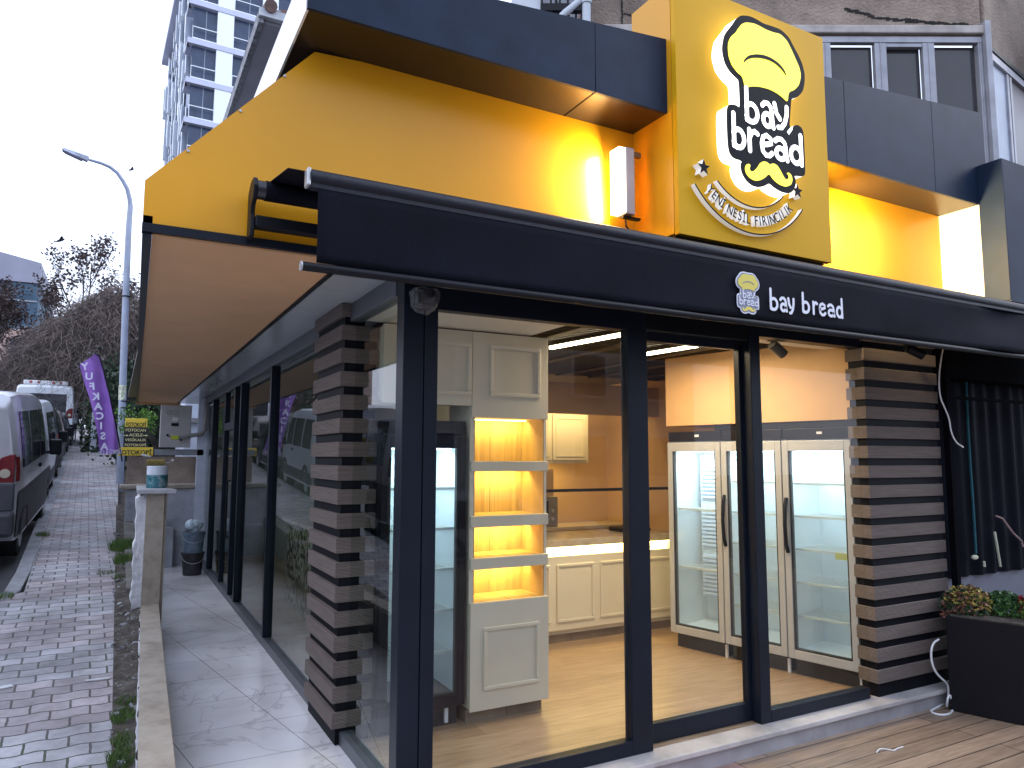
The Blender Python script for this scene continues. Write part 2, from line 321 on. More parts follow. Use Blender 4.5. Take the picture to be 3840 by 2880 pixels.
def area(name, loc, direction, sx, sy, power, col, parent=None, spread=math.pi):
    l = bpy.data.lights.new(name, 'AREA'); l.shape = 'RECTANGLE'; l.size = sx; l.size_y = sy; l.energy = power; l.color = col; l.spread = spread
    o = bpy.data.objects.new(name, l); COL.objects.link(o); o.location = loc
    o.rotation_euler = Vector(direction).to_track_quat('-Z', 'Y').to_euler()
    if parent is not None:
        o.parent = parent
        if parent.name in WR: o.location = Vector(loc)-Vector(parent.location)
    return o
def text_mesh(txt, size, extrude=.002, bold=0, spacing=1, align='CENTER'):
    cu = bpy.data.curves.new('t', 'FONT'); cu.body = txt; cu.size = size; cu.extrude = extrude; cu.offset = bold; cu.space_character = spacing; cu.align_x = align; cu.align_y = 'CENTER'
    o = bpy.data.objects.new('t', cu); COL.objects.link(o); dg = bpy.context.evaluated_depsgraph_get(); dg.update()
    me = bpy.data.meshes.new_from_object(o.evaluated_get(dg)); bpy.data.objects.remove(o); return me
def add_text(txt, name, mat, parent, T, size=1, extrude=.002, bold=0, spacing=1):
    me = text_mesh(txt, size, extrude, bold, spacing)
    if parent is not None and parent.name in WR: T = Matrix.Translation(-Vector(parent.location))@T
    me.transform(T); me.materials.clear(); me.materials.append(mat)
    o = bpy.data.objects.new(name, me); COL.objects.link(o); o.parent = parent; return o
def fit_text(txt, name, mat, parent, T, w_, h_, bold=.02, ext=.001):
    me = text_mesh(txt, 1, 0, bold)
    xs = [v.co.x for v in me.vertices]; ys2 = [v.co.y for v in me.vertices]; cx, cy = (min(xs)+max(xs))/2, (min(ys2)+max(ys2))/2
    Q = Matrix.Diagonal((w_/(max(xs)-min(xs)), h_/(max(ys2)-min(ys2)), 1, 1))@Matrix.Translation((-cx, -cy, 0))
    if parent.name in WR: T = Matrix.Translation(-Vector(parent.location))@T
    me.transform(T@Q); me.materials.clear(); me.materials.append(mat)
    o = bpy.data.objects.new(name, me); COL.objects.link(o); o.parent = parent; return o
FRONT = Matrix(((1, 0, 0, 0), (0, 0, -1, 0), (0, 1, 0, 0), (0, 0, 0, 1)))   # text plane XY -> XZ facing -Y

# ================================================================== GROUND
XW = -1.0
def sheet(name, mat, xl, xr, base, ys, side_drop=0):
    mb = MB(); prev = None
    for y in ys:
        a = mb.b.verts.new((xl(y), y, gz(y, base))); b_ = mb.b.verts.new((xr(y), y, gz(y, base)))
        if prev: mb.b.faces.new((prev[0], prev[1], b_, a))
        prev = (a, b_)
    return struct(mb.build(name, mat))
YS = [-40, -10, -3] + [i for i in range(-2, 52, 2)] + [52, 80, 300]
sheet('ground', soil, lambda y: -200, lambda y: XW, -.19, YS)
sheet('back_ground', soil, lambda y: XW, lambda y: 200, -.19, [11.9, 20, 30, 40, 52, 80, 300])
struct(MB().quad((XW, -60, -.30), (200, -60, -.30), (200, 11.9, -.30), (XW, 11.9, -.30)).build('shop_ground', soil))
kx = lambda y: -1.90 + SDX*y            # inner kerb line
curve = lambda y: kx(y) if y > 5.4 else kx(5.4) - (5.4-y)*1.6
sheet('road', asph, lambda y: -9.0+SDX*y, lambda y: kx(y)-.1, -.13, YS)
struct(MB().quad((-60, -60, -.34), (60, -60, -.34), (60, -5.2, -.34), (-60, -5.2, -.34)).build('cross_road', asph))
rx = lambda y: -1.235 - (.059*(y-22) if y > 22 else 0)
sheet('sidewalk', paver_mat(), lambda y: kx(y) if y >= 5.4 else kx(5.4)-(5.4-y)*1.55-.0, rx, 0, [-3.5, 0, 2, 4, 5.4]+list(range(6, 53, 2)))
# kerb
mb = MB()
ks = [(-2.55, 4.9), (-2.2, 5.12), (kx(5.6)-.03, 5.45), (kx(6.4), 6.4)] + [(kx(y), y) for y in range(8, 54, 2)]
wd = .14
for i in range(len(ks)-1):
    (x0, y0), (x1, y1) = ks[i], ks[i+1]
    o0 = Vector((-(y1-y0), x1-x0, 0)).normalized()*wd
    z0, z1 = gz(y0, .012), gz(y1, .012)
    g = .0
    mb.hexa([(x0, y0, z0-.2), (x1, y1, z1-.2), (x1+o0.x, y1+o0.y, z1-.2), (x0+o0.x, y0+o0.y, z0-.2), (x0, y0, z0), (x1, y1, z1), (x1+o0.x, y1+o0.y, z1), (x0+o0.x, y0+o0.y, z0)])
struct(mb.build('kerb', kerbm, bevel=.01))
# soil strip and weeds between pavers and wall
mb = MB(); prev = None
for i in range(150):
    y = -3+i*.1
    row = []
    for k in range(7):
        t = k/6; x = rx(y)-.03+t*(-.98-rx(y)+.03)
        row.append(mb.b.verts.new((x, y, gz(y, .0)+.004+(.035*math.sin(t*3.1))*random.random()+random.random()*.012)))
    if prev:
        for k in range(6): mb.b.faces.new((prev[k], prev[k+1], row[k+1], row[k]))
    prev = row
struct(mb.build('soil_strip', soil, smooth=True))
mb = MB()
def blades(mb, x, y, z, n, r, h):
    for _ in range(n):
        a = random.random()*6.28; d = r*math.sqrt(random.random()); px, py = x+d*math.cos(a), y+d*1.6*math.sin(a); hh = h*(.4+random.random()*.8)
        b = random.random()*6.28; lx, ly = math.cos(b)*hh*.5, math.sin(b)*hh*.5; w_ = .0012+hh*.014
        mb.quad((px-w_, py, z), (px+w_, py, z), (px+lx*.5+w_*.6, py+ly*.5, z+hh*.7), (px+lx*.5-w_*.6, py+ly*.5, z+hh*.7))
        mb.quad((px+lx*.5-w_*.6, py+ly*.5, z+hh*.7), (px+lx*.5+w_*.6, py+ly*.5, z+hh*.7), (px+lx, py+ly, z+hh), (px+lx, py+ly, z+hh))
for (px, py, n, r, h) in ((470, 2060, 420, .17, .17), (480, 2110, 300, .14, .13), (460, 1780, 420, .3, .22), (490, 1810, 300, .25, .2), (470, 2700, 260, .07, .07), (466, 2790, 150, .06, .07), (460, 2860, 200, .07, .08), (480, 2640, 160, .06, .06),
                          (160, 2010, 90, .08, .08), (15, 2240, 100, .08, .06), (400, 2150, 60, .1, .05), (405, 1750, 90, .25, .1), (455, 2170, 90, .08, .06)):
    d = ray(px, py); t = 0
    for it in range(60):
        t = (gz((CAM+d*t).y if t else 2, 0)-CAM.z)/d.z
    p = CAM+d*t; blades(mb, p.x, p.y, gz(p.y, 0), int(n*2.2), r*1.1, h*.8)
wd_ = mb.build('weeds', grass); wd_['kind'] = 'stuff'
tag(wd_, 'green weeds growing along the wall foot and paver joints', 'weeds')
# rubble
mb = MB()
for i in range(620):
    y = random.uniform(.3, 9); x = rx(y)-.05+random.random()**.7*(-1.02-rx(y)+.05); r = random.uniform(.004, .012) if i % 7 else random.uniform(.015, .035)
    q = [Vector((random.uniform(-1, 1), random.uniform(-1, 1), random.uniform(-.6, .8)))*r for _ in range(8)]
    c = Vector((x, y, gz(y)+.02)); bm2 = [mb.b.verts.new(c+v) for v in q]
    bmesh.ops.convex_hull(mb.b, input=bm2)
rb = mb.build('rubble', kerbm); rb['kind'] = 'stuff'; tag(rb, 'loose grey rubble in the soil strip beside the low wall', 'rubble')
def stslab(name, label, px, py, w_, d_, h_, rz, mat=stone, lift=.0):
    dr = ray(px, py); t = 5
    for it in range(60): t = (gz((CAM+dr*t).y, 0)+lift-CAM.z)/dr.z
    p = CAM+dr*t; o = MB().box(-w_/2, w_/2, -d_/2, d_/2, 0, h_).build(name, mat, bevel=.006); o.location = p; o.rotation_euler = (math.atan(GR), 0, rz); tag(o, label, 'slab'); return o
stslab('stone_slab', 'flat broken pale slab lying beside the upper weeds', 458, 1815, .42, .9, .05, .15, kerbm)
stslab('stone_slab', 'long grey stone slab resting against the rendered pier', 470, 1848, .5, .35, .07, -.05, stone)
stslab('stone_slab', 'lower dark stone slab in the stack near the pier', 462, 1868, .5, .3, .06, .08, stone)
o = stslab('plaster_chip', 'white plaster chip lying on the pavers at left edge', 14, 2580, .1, .05, .012, .4, plaster); o['category'] = 'debris'
o = stslab('plaster_strip', 'thin white strip lying across the red pavers', 368, 2550, .16, .022, .01, -.05, plaster); o['category'] = 'debris'

# ================================================================== SIDE WALKWAY
struct(MB().box(-1.0, .02, -3.4, 11.3, -.16, -.004).build('tiled_walkway', marble_mat()))
T = thing('low_wall', 'low wall with beige stone cap and torn white plaster side', 'wall', (-1.1, 1, 0))
hx = lambda y, o: -1.04+o+.0306*(y-2)
mb = MB(); mb.hexa([(hx(y, a), y, z) for z in (.31, .352) for (a, y) in ((-.077, -1.2), (.077, -1.2), (.077, 4.28), (-.077, 4.28))]); mb.build('cap_stone', stone, T, .004)
mb = MB(); prev = None
for i in range(80):
    y = -1.2+i*(5.5/79); row = []
    for k in range(7):
        z = -.2+k*.085; row.append(mb.b.verts.new((hx(y, -.07)+random.uniform(-.018, .016), y, z)))
    if prev:
        for k in range(6): mb.b.faces.new((prev[k], prev[k+1], row[k+1], row[k]))
    prev = row
mb.hexa([(hx(y, a), y, z) for z in (-.2, .309) for (a, y) in ((-.06, -1.19), (.07, -1.19), (.07, 4.28), (-.06, 4.28))])
mb.build('plaster_side', plaster, T)
mb = MB(); mb.hexa([(hx(y, a), y, z) for z in (-.02, .309) for (a, y) in ((.0705, -1.19), (.074, -1.19), (.074, 4.28), (.0705, 4.28))]); mb.build('inner_face', stain_mat('inner_render', (.10, .10, .09), (.16, .15, .14), (.22, .21, .19), 4), T)
T = thing('stone_pier', 'tall rendered pier faced in speckled stone under a wide ledge', 'pier', (-1, 4.6, 0))
MB().box(-1.045, -.885, 4.29, 4.34, -.1, 1.395).build('stone_face', stone, T, .003)
mb = MB(); prev = None
for i in range(26):
    z = -.1+i*.06; row = []
    for k in range(12):
        y = 4.33+k*.045; row.append(mb.b.verts.new((-1.10+random.uniform(-.022, .012), y, z)))
    if prev:
        for k in range(11): mb.b.faces.new((prev[k], prev[k+1], row[k+1], row[k]))
    prev = row
mb.box(-1.08, -.90, 4.345, 4.85, -.1, 1.39); mb.build('plaster_side', plaster, T)
mb = MB(); mb.prism([(-1.13, 4.2, 1.396), (-.79, 4.2, 1.396), (-.93, 4.95, 1.396), (-.98, 5.35, 1.396), (-1.11, 5.35, 1.396)], (0, 0, 1), .04).build('ledge_slab', M('ledge_stone', (.42, .43, .46), .4, 0, .15, 6), T, .004)
mb = MB(); L_ = [(-1.128+random.uniform(-.014, .012), -.1+i*.05) for i in range(30)]
mb.prism([(x, 4.312, z) for x, z in L_]+[(-1.046, 4.312, 1.394), (-1.046, 4.312, -.1)], (0, 1, 0), .3); mb.build('plaster_front', plaster, T)
MB().box(-.884, -.86, 4.32, 4.7, -.1, 1.38).build('side_stone', stone, T, .003)
mb = MB(); mb.hexa([(x, y, z) for (x, y, z) in ((-1.16, 5.0, -.2), (-1.0, 5.0, -.2), (-1.0, 9.6, -.2), (-1.16, 9.6, -.2), (-1.16, 5.0, .40), (-1.0, 5.0, .40), (-1.0, 9.6, .72), (-1.16, 9.6, .72))])
tag(mb.build('retaining_kerb', MC['inner_render']), 'dirty low retaining wall between the stone pier and the rear wall', 'wall')
T = thing('rear_wall', 'smudged grey rendered wall closing the far end of the walkway', 'wall', (-.5, 9.7, 0))
MB().box(-1.15, -.08, 9.6, 9.8, -.1, 1.22).build('rendered_face', greyw, T)
mb = MB(); mb.box(-1.25, .0, 9.55, 9.95, 1.225, 1.30); mb.build('rubble_top', stone, T, .02)
MB().box(-.95, -.45, 9.3, 9.59, -.1, .62).build('lower_block', greyw, T, .01)
T = tag(MB().box(-.14, .03, 9.5, 9.62, -.1, 2.72).build('end_post', M('post_white', (.55, .6, .72), .6, 0, .1)), 'tall pale painted post closing the end of the glazed side', 'post')

# buckets
def bucket(zb, name, label, mat, h=.33, r=.155, r0=.13, loc=(-.235, 8.4)):
    t = thing(name, label, 'bucket', (*loc, zb), world=False)
    MB().lathe([(0, .004), (r0, .004), (r, h), (r+.008, h), (r+.008, h-.03), (r+.001, h-.031)], (0, 0, 0)).build('pail', mat, t, smooth=True)
    MB().lathe([(r-.006, h), (r-.01, h-.05), (0, h-.05)], (0, 0, 0)).build('contents', kerbm, t)
    MB().tube([(r*math.cos(a), -.02-r*math.sin(a)*1.02, h-.05-.1*math.sin(a)) for a in [math.pi*i/12 for i in range(13)]], .005, 6).build('handle', alu, t)
    return t
bucket(0, 'plastic_bucket', 'black mortar bucket at the bottom of the stack of two', M('black_bucket', (.03, .03, .035), .5, 0, .6, 12))
bucket(.30, 'plastic_bucket', 'dirty grey bucket with blue handle stacked on the black one', M('grey_bucket', (.14, .19, .25), .5, 0, .4, 12))
mb = MB()
for i in range(5):
    bmesh.ops.create_icosphere(mb.b, subdivisions=2, radius=.07+.02*random.random(), matrix=Matrix.Translation((-.23+random.uniform(-.06, .06), 8.38+random.uniform(-.05, .05), .69+random.uniform(-.01, .05))))
for v in mb.b.verts: v.co += Vector([random.uniform(-.012, .012) for _ in range(3)])
tag(mb.build('plastic_bag', M('bag_plastic', (.55, .68, .78), .3, 0, .3, 15), smooth=70), 'crumpled pale blue plastic bag on top of the grey bucket', 'bag')
# paint can & roller on ledge
t = thing('paint_can', 'teal and white paint tin standing on the pier ledge', 'paint can', (-.945, 4.62, 1.437), world=False)
MB().lathe([(0, 0), (.098, 0), (.1, .012), (.098, .02), (.098, .13)], (0, 0, 0), 32).build('teal_label', stain_mat('teal_print', (.01, .06, .09), (.02, .16, .2), (.3, .35, .36), 14, .4, 0), t, smooth=True)
MB().lathe([(.0985, .13), (.0985, .205), (.103, .21), (.1, .218), (0, .214)], (0, 0, 0), 32).build('rim', M('can_white', (.6, .66, .75), .35, 0, .12, 9), t, smooth=True)
t = thing('paint_roller', 'used mustard paint roller lying across the paint tin', 'paint roller', (-.96, 4.6, 1.7), world=False)
MB().cyl((-.09, 0, -.01), (.075, 0, -.01), .032, 20).build('sleeve', M('mustard_nap', (.22, .17, .05), .95, 0, .3, 40, 1, 200), t, smooth=50)
MB().tube([(.075, 0, -.01), (.12, 0, -.01), (.13, .02, .0), (.16, .25, .01)], .005, 6).build('wire_arm', alu, t)
MB().cyl((.16, .25, .01), (.17, .38, .01), .014).build('grip', wplast, t)

# meter box + conduit
t = thing('meter_box', 'grey electrical meter box with two round dials and yellow label', 'meter box', (-.5, 9.45, 1.9))
p0 = ony(605, 1522, 9.45); p1 = ony(706, 1678, 9.45)
MB().box(p0.x, p1.x+.03, 9.45, 9.62, p1.z, p0.z+.02).build('casing', M('meter_grey', (.45, .44, .45), .5, 0, .06), t, .008)
for px in (634, 660): 
    c = ony(px, 1547, 9.44); MB().lathe([(.033, 0), (.037, 0), (.037, .006), (.033, .006)], (0, 0, 0)).build('dial', M('dial_rim', (.14, .14, .15), .5, 0, 0), t, T=Matrix.Translation(c)@Matrix.Rotation(math.pi/2, 4, 'X'))
a = ony(643, 1586, 9.44); b = ony(669, 1598, 9.44); MB().box(a.x, b.x, 9.438, 9.449, b.z, a.z).build('display', dark, t)
a = ony(647, 1565, 9.44); b = ony(669, 1580, 9.44); MB().box(a.x, b.x, 9.44, 9.449, b.z, a.z).build('paper_label', wplast, t)
a = ony(642, 1633, 9.44); b = ony(669, 1648, 9.44); MB().box(a.x, b.x, 9.436, 9.449, b.z, a.z).build('warning_label', M('label_yellow', (.55, .6, .04), .6, 0, 0), t)
for px, py in ((628, 1632), (678, 1650)):
    c = ony(px, py, 9.43); MB().cyl((c.x, 9.449, c.z), (c.x, 9.41, c.z), .018, 12).build('gland', dark, t)
MB().box(p0.x-.06, -.04, 9.5, 9.56, p1.z-.13, p1.z-.03).build('bracket_rail', M('bracket_grey', (.25, .27, .3), .6, 0, .2), t, .004)
mb = MB(); mb.tube([(-.045, 9.42, 2.66), (-.05, 9.42, 2.2), (-.09, 9.42, 2.12), (-.22, 9.42, 2.1), tuple(ony(672, 1640, 9.41))], .035, 10); mb.build('conduit', M('conduit_grey', (.3, .29, .29), .8, 0, .2), t, smooth=True)

# ================================================================== SHOP BUILDING
struct(MB().box(.0, 4.7, .04, 10.4, -.2, 0).build('shop_floor', wfloor))
B = thing('shop_building', 'bakery shop with sloping yellow fascia, navy band and brown soffit', 'shop building', (2, 2, 0))
WR.add(B.name)
MB().box(-1.19, 6.4, -.02, 10.4, 2.757, 2.80).build('canopy_deck', under, B)
# soffit panels
mb = MB()
ys = [-.02, .62, 1.42, 2.2, 3.0, 3.8, 4.6, 5.4, 6.2, 7.0, 7.8, 8.6, 9.4, 10.2, 11.3]
for a, b_ in zip(ys[:-1], ys[1:]): mb.box(-.345, .0, a+.002, b_-.002, 2.742, 2.756)
mb.build('white_soffit', softw, B)
mb = MB()
sl_ = lambda y: -1.235+(.225)*(y/11.3)
for a, b_ in ((-.02, 5.9), (5.905, 11.3)): mb.prism([(sl_(a), a, 2.738), (-.372, a, 2.738), (-.372, b_, 2.738), (sl_(b_), b_, 2.738)], (0, 0, 1), .018)
mb.build('brown_soffit', brown, B)
MB().box(-.371, -.346, -.02, 11.3, 2.728, 2.756).build('soffit_joint', dark, B)
mb = MB(); mb.prism([(sl_(-.03)-.04, -.03, 2.725), (sl_(-.03)-.001, -.03, 2.725), (sl_(11.3)-.001, 11.3, 2.725), (sl_(11.3)-.04, 11.3, 2.725)], (0, 0, 1), .1); mb.build('edge_trim', frame, B)
MB().box(-1.05, -.3, 11.3, 11.34, 2.70, 2.76).build('rear_lip', M('lip', (.6, .36, .18), .5, 0, 0), B)
MB().box(-1.2, -.3, 11.0, 11.3, 2.757, 2.9).build('rear_closure', dark, B)
# yellow fascia
ZN = 3.815
mb = MB(); mb.prism([(-1.276, -.03, 2.789), (-1.276, -.03, 2.985), (-.543, -.03, 3.80), (-.30, -.03, 3.8145), (4.757, -.03, 3.8145), (4.757, -.03, 2.789)], (0, 1, 0), .03); mb.build('yellow_fascia', yel, B)
MB().box(-1.278, 4.757, -.045, -.0, 2.748, 2.788).build('fascia_trim', frame, B)
for (px, py) in ((1068, 284), (902, 415), (706, 565)):
    c = ony(px, py, -.035); MB().cyl((c.x, -.038, c.z), (c.x, -.029, c.z), .007, 10).build('screw', alu, B)
MB().box(-.3, 4.757, .0, .3, 2.80, 3.81).build('fascia_wall', under, B)
# navy wedge
tz = lambda x: 4.137+.1*x
def navyseg(x0, x1): 
    return MB().hexa([(x0, -.36, ZN), (x1, -.36, ZN), (x1, -.34, ZN), (x0, -.34, ZN), (x0, -.36, tz(x0)), (x1, -.36, tz(x1)), (x1, -.34, tz(x1)), (x0, -.34, tz(x0))])
for a, b_ in ((-.655, .957), (.963, 1.486), (2.82, 3.125), (3.131, 4.175), (4.181, 4.90)):
    navyseg(a, b_).build('navy_panel', navy, B)
mb = MB(); mb.prism([(-.645, -.339, ZN+.001), (4.76, -.339, ZN+.001), (4.76, 9, ZN+.001), (-.645, 9, ZN+.001)], (0, 0, 1), .02); mb.build('canopy_underside', under, B)
MB().box(.958, .962, -.339, -.03, ZN-.004, ZN+.0005).build('panel_joint', dark, B)
mb = MB(); mb.hexa([(x, y, z) for (z) in (ZN, tz(-.65)) for (x, y) in ((-.657, -.34), (-.646, -.34), (-.646, 9), (-.657, 9))]); mb.build('sky_bright_side_panel', M('sky_reflect_white', (.82, .84, .84), .25, 0, .02), B)  # near-white colour carries the sky's reflection on this glossy side
MB().box(-.64, 4.8, -.33, 9, 3.90, 3.95).build('sky_block_slab', under, B)  # unseen slab, added over the shop to keep sky light out
# header beams, walls
MB().box(.16, 3.7, .02, .12, 2.605, 2.744).build('front_header', frame, B, .004)
MB().box(-.035, .05, .13, 10.4, 2.625, 2.741).build('side_header', M('header_grey', (.09, .10, .115), .4, 0, .1, 3), B, .004)
mb = MB(); mb.box(4.62, 4.7, .9, 4.7, 0, 2.75); mb.box(1.4, 4.7, 4.6, 4.7, 0, 2.75); mb.box(1.36, 1.4, 1.62, 10.4, 0, 2.75); mb.build('interior_walls', warmw, B)
mb = MB(); mb.box(1.30, 1.359, 1.62, 10.4, 0, 2.6); mb.box(.1, 1.3, 10.3, 10.4, 0, 2.6); mb.box(.16, 1.3, 1.6, 1.65, 0, 2.6); mb.build('side_room_walls', M('side_room', (.22, .23, .20), .7, 0, .1, 2), B)
mb = MB(); mb.box(1.4, 4.62, 3.5, 3.6, 2.26, 2.62); mb.build('bulkhead', brownw, B)
mb = MB()
mb.box(.0, 4.7, 0.0, 10.4, 2.746, 2.756)
for i in range(46): mb.box(1.35, 4.65, .34+i*.07, .365+i*.07, 2.71, 2.745)
mb.build('ribbed_ceiling', M('dark_ceiling', (.03, .026, .022), .6, 0, .3, 3), B)
for x in (1.6, 2.35, 3.1, 3.55, 4.1): MB().box(x, x+.09, .34, 3.5, 2.692, 2.709).build('ceiling_beam', M('ceiling_beam', (.045, .036, .028), .6, 0, .3, 3), B)
mb = MB(); mb.box(.05, 1.26, .125, .92, 2.625, 2.64); mb.box(1.261, 3.7, .135, .32, 2.625, 2.64); mb.build('ceiling_strip', M('ceiling_white', (.72, .68, .6), .6, 0, .03), B)
MB().box(.06, 1.28, 1.70, 10.3, 2.60, 2.61).build('side_room_ceiling', M('side_ceiling', (.16, .15, .14), .7, 0, .05), B)
# over-fridge panel, aligned with the fridge row
FA = Vector((3.335, 1.84, 0)); FU = Vector((.2203, -.9754, 0)); FN = Vector((-.9754, -.2203, 0))
def fr(a, d, z): p = FA+FU*a+FN*d; return (p.x, p.y, z)
mb = MB(); mb.hexa([fr(a, d, z) for z in (2.055, 2.71) for (a, d) in ((-.02, 0.0), (1.76, 0.0), (1.76, -.6), (-.02, -.6))]); mb.build('panel_above_fridges', M('fridge_panel', (.60, .36, .16), .6, 0, .04), B)
mb = MB(); mb.hexa([fr(a, d, z) for z in (2.0, 2.054) for (a, d) in ((.5, -.02), (1.78, -.02), (1.78, -.6), (.5, -.6))]); mb.build('shadow_gap', dark, B)

MB().box(-.06, 3.74, -.13, .035, -.03, .0).build('threshold_slab', thr, B, .004)
MB().box(-.06, 4.6, -.10, .035, -.2, -.031).build('threshold_riser', M('riser', (.3, .29, .31), .7, 0, .2, 5), B)
MB().box(3.741, 4.6, -.13, .0, -.03, .0).build('threshold_slab', thr, B, .004)

# deck in front
T = struct(MB().box(2.15, 9, -9, -.101, -.2, -.130).build('wood_deck', deckm))
struct(MB().box(-.95, 2.149, -9, -.101, -.2, -.134).build('paved_forecourt', M('terracotta_tiles', (.32, .2, .17), .4, 0, .3, 4)))

# ================================================================== FRONT GLAZING
G = thing('front_glazing', 'dark framed glass front with sliding door leaves', 'storefront', (1.8, .05, 0))
mb = MB(); mb.box(-.03, .085, .0, .11, 0, 2.745); mb.build('corner_post', frame, G, .004)
mb = MB(); mb.box(.089, .165, -.005, .09, 0, 2.745); mb.build('leaf_stile', frame, G, .004)
mb = MB(); mb.box(.166, 1.44, 0, .07, .0, .085); mb.box(.166, 1.44, 0, .07, 2.545, 2.72); mb.box(1.44, 1.594, 0, .075, 0, 2.72); mb.build('fixed_leaf_frame', frame, G, .004)
MB().box(.166, 1.44, .03, .036, .085, 2.545).build('glass_pane', glass, G)
mb = MB(); mb.box(1.597, 2.47, .08, .13, .004, .12); mb.box(1.597, 2.47, .08, .13, 2.505, 2.60); mb.box(2.471, 2.535, .08, .13, .004, 2.60); mb.build('sliding_door_frame', frame, G, .003)
MB().box(1.597, 2.47, .102, .108, .12, 2.505).build('glass_pane', glass, G)
mb = MB(); mb.box(2.50, 2.595, 0, .075, 0, 2.72); mb.box(2.596, 3.62, 0, .07, 0, .078); mb.box(2.596, 3.7, 0, .07, 2.60, 2.72); mb.build('fixed_leaf_frame', frame, G, .004)
MB().box(2.596, 3.70, .03, .036, .078, 2.60).build('glass_pane', glass, G)
mb = MB(); mb.box(1.595, 2.499, .01, .075, 2.56, 2.72); mb.build('door_operator', dark, G, .006)
# ================================================================== SIDE GLAZING
G = thing('side_glazing', 'long glazed side wall with dark mullions and a narrow door', 'glazed wall', (0, 5, 0))
MB().box(-.04, .045, .11, 10.4, -.01, .075).build('bottom_track', M('track_grey', (.07, .08, .095), .4, 0, .2), G, .004)
for i, (y0, y1, x0) in enumerate(((3.62, 3.68, -.045), (5.50, 5.57, -.05), (6.0, 6.07, -.05), (7.02, 7.07, -.035), (8.35, 8.41, -.045), (9.9, 9.98, -.05), (1.72, 1.76, -.02))):
    MB().box(x0, .04, y0, y1, .076, 2.624).build('mullion', frame, G, .003)
MB().box(-.035, .03, 6.07, 7.02, 2.1, 2.2).build('door_transom', frame, G, .003)
for a, b_ in ((.111, .968), (1.761, 3.619), (3.681, 5.499), (5.571, 5.999), (6.071, 7.019), (7.071, 8.349), (8.411, 9.899)):
    MB().box(-.002, .004, a, b_, .076, 2.624).build('glass_pane', sglass, G)
MB().tube([(-.03, 6.2, 1.45), (-.075, 6.2, 1.45), (-.075, 6.2, .75), (-.03, 6.2, .75)], .014, 8).build('door_handle', dark, G, smooth=True)

# ================================================================== SLATTED PILLARS
def pillar(label, x0, x1, y0, y1, inx, iny, z0=.10, top=2.738):
    t = thing('slatted_pillar', label, 'pillar', ((x0+x1)/2, (y0+y1)/2, 0))
    MB().box(x0+inx, x1-.001 if inx < .02 else x1-.012, y0+iny, y1-.012, 0, top).build('backing', slatb, t)
    i = 0
    while True:
        a = z0+i*.1502; b_ = min(a+.094, top)
        if a > top-.03: break
        MB().box(x0, x1, y0, y1, a, b_).build('slat', slat, t, .0025); i += 1
    return t
pillar('slatted brown pillar at the glazed corner, left of the entrance', -.095, .155, .97, 1.70, .028, .022)
pillar('wider slatted brown pillar to the right of the fridges', 3.675, 4.60, -.03, .135, .022, .02)
# hanging dark cable bundle / post right of pillar
t = thing('steel_post', 'thin dark steel post right of the wide slatted pillar', 'post', (4.64, -.12, 0))
MB().box(4.612, 4.66, -.10, -.05, -.13, 2.55).build('upright', matte, t, .003)
MB().box(4.66, 6.2, -.09, -.06, 2.50, 2.54).build('cross_arm', matte, t)
MB().box(4.66, 6.2, -.09, -.06, 2.24, 2.265).build('cross_arm', matte, t)
tag(MB().tube(smo([ony(x, y, -.11) for x, y in ((3537, 1308), (3530, 1340), (3520, 1420), (3525, 1490), (3543, 1530), (3560, 1570), (3566, 1620), (3585, 1660), (3612, 1677))]), .006, 6).build('cable', wplast, smooth=True), 'white cable dangling from the awning beside the steel post', 'cable')
tag(MB().tube(smo([ony(x, y, -.16) for x, y in ((3520, 2398), (3500, 2410), (3491, 2440), (3493, 2480), (3505, 2515), (3525, 2540), (3545, 2556), (3556, 2570), (3558, 2600), (3552, 2640), (3550, 2655))]+[ony(3552, 2625, -.2), ony(3562, 2600, -.2), ony(3572, 2640, -.2), ony(3573, 2665, -.2)]+[onz(x, y, -.122) for x, y in ((3560, 2678), (3530, 2682), (3500, 2675), (3487, 2666), (3520, 2650), (3545, 2636))]), .0075, 8).build('cable', wplast, smooth=True), 'white cable looping out of the pillar foot onto the deck', 'cable')
tag(MB().tube(smo([onz(x, y, -.124) for x, y in ((3288, 2822), (3292, 2812), (3306, 2807), (3340, 2812), (3353, 2815), (3365, 2806), (3386, 2800))]), .004, 6).build('cable_tie', wplast), 'thin white strip of plastic lying on the deck boards', 'litter')

# ================================================================== AWNING
A = thing('roller_awning', 'black fabric roller awning with printed chef hat and white lettering', 'awning', (2, -.4, 2.9))
YB = -.6
MB().cyl((-.78, -.16, 2.983), (6.6, -.16, 2.983), .047, 24).build('roller_tube', blackf, A, smooth=True)
MB().prism([(-.838, -.05, 2.775), (-.838, -.05, 2.99), (-.838, -.12, 3.03), (-.838, -.19, 3.03), (-.838, -.22, 2.985), (-.838, -.2, 2.93), (-.838, -.155, 2.91), (-.838, -.14, 2.87), (-.838, -.15, 2.80), (-.838, -.15, 2.765), (-.838, -.06, 2.765)], (1, 0, 0), .02).build('bracket', dark, A, .004)
MB().cyl((-.82, -.16, 2.983), (-.779, -.16, 2.983), .044, 24).build('end_disc', M('disc', (.03, .032, .04), .3, .3, 0), A, smooth=50)
MB().box(-.816, 6.6, -.15, -.085, 2.812, 2.868).build('torsion_bar', dark, A, .006)
mb = MB(); prev = None
for i in range(5):
    t_ = i/4; y = -.16+(YB+.02+.16)*t_; z = 3.031+(2.948-3.031)*t_; r = [mb.b.verts.new((x, y, z)) for x in (-.76, 2, 4, 6.6)]
    if prev:
        for k in range(3): mb.b.faces.new((prev[k], prev[k+1], r[k+1], r[k]))
    prev = r
o = mb.build('canopy_fabric', blackf, A); md = o.modifiers.new('s', 'SOLIDIFY'); md.thickness = .003
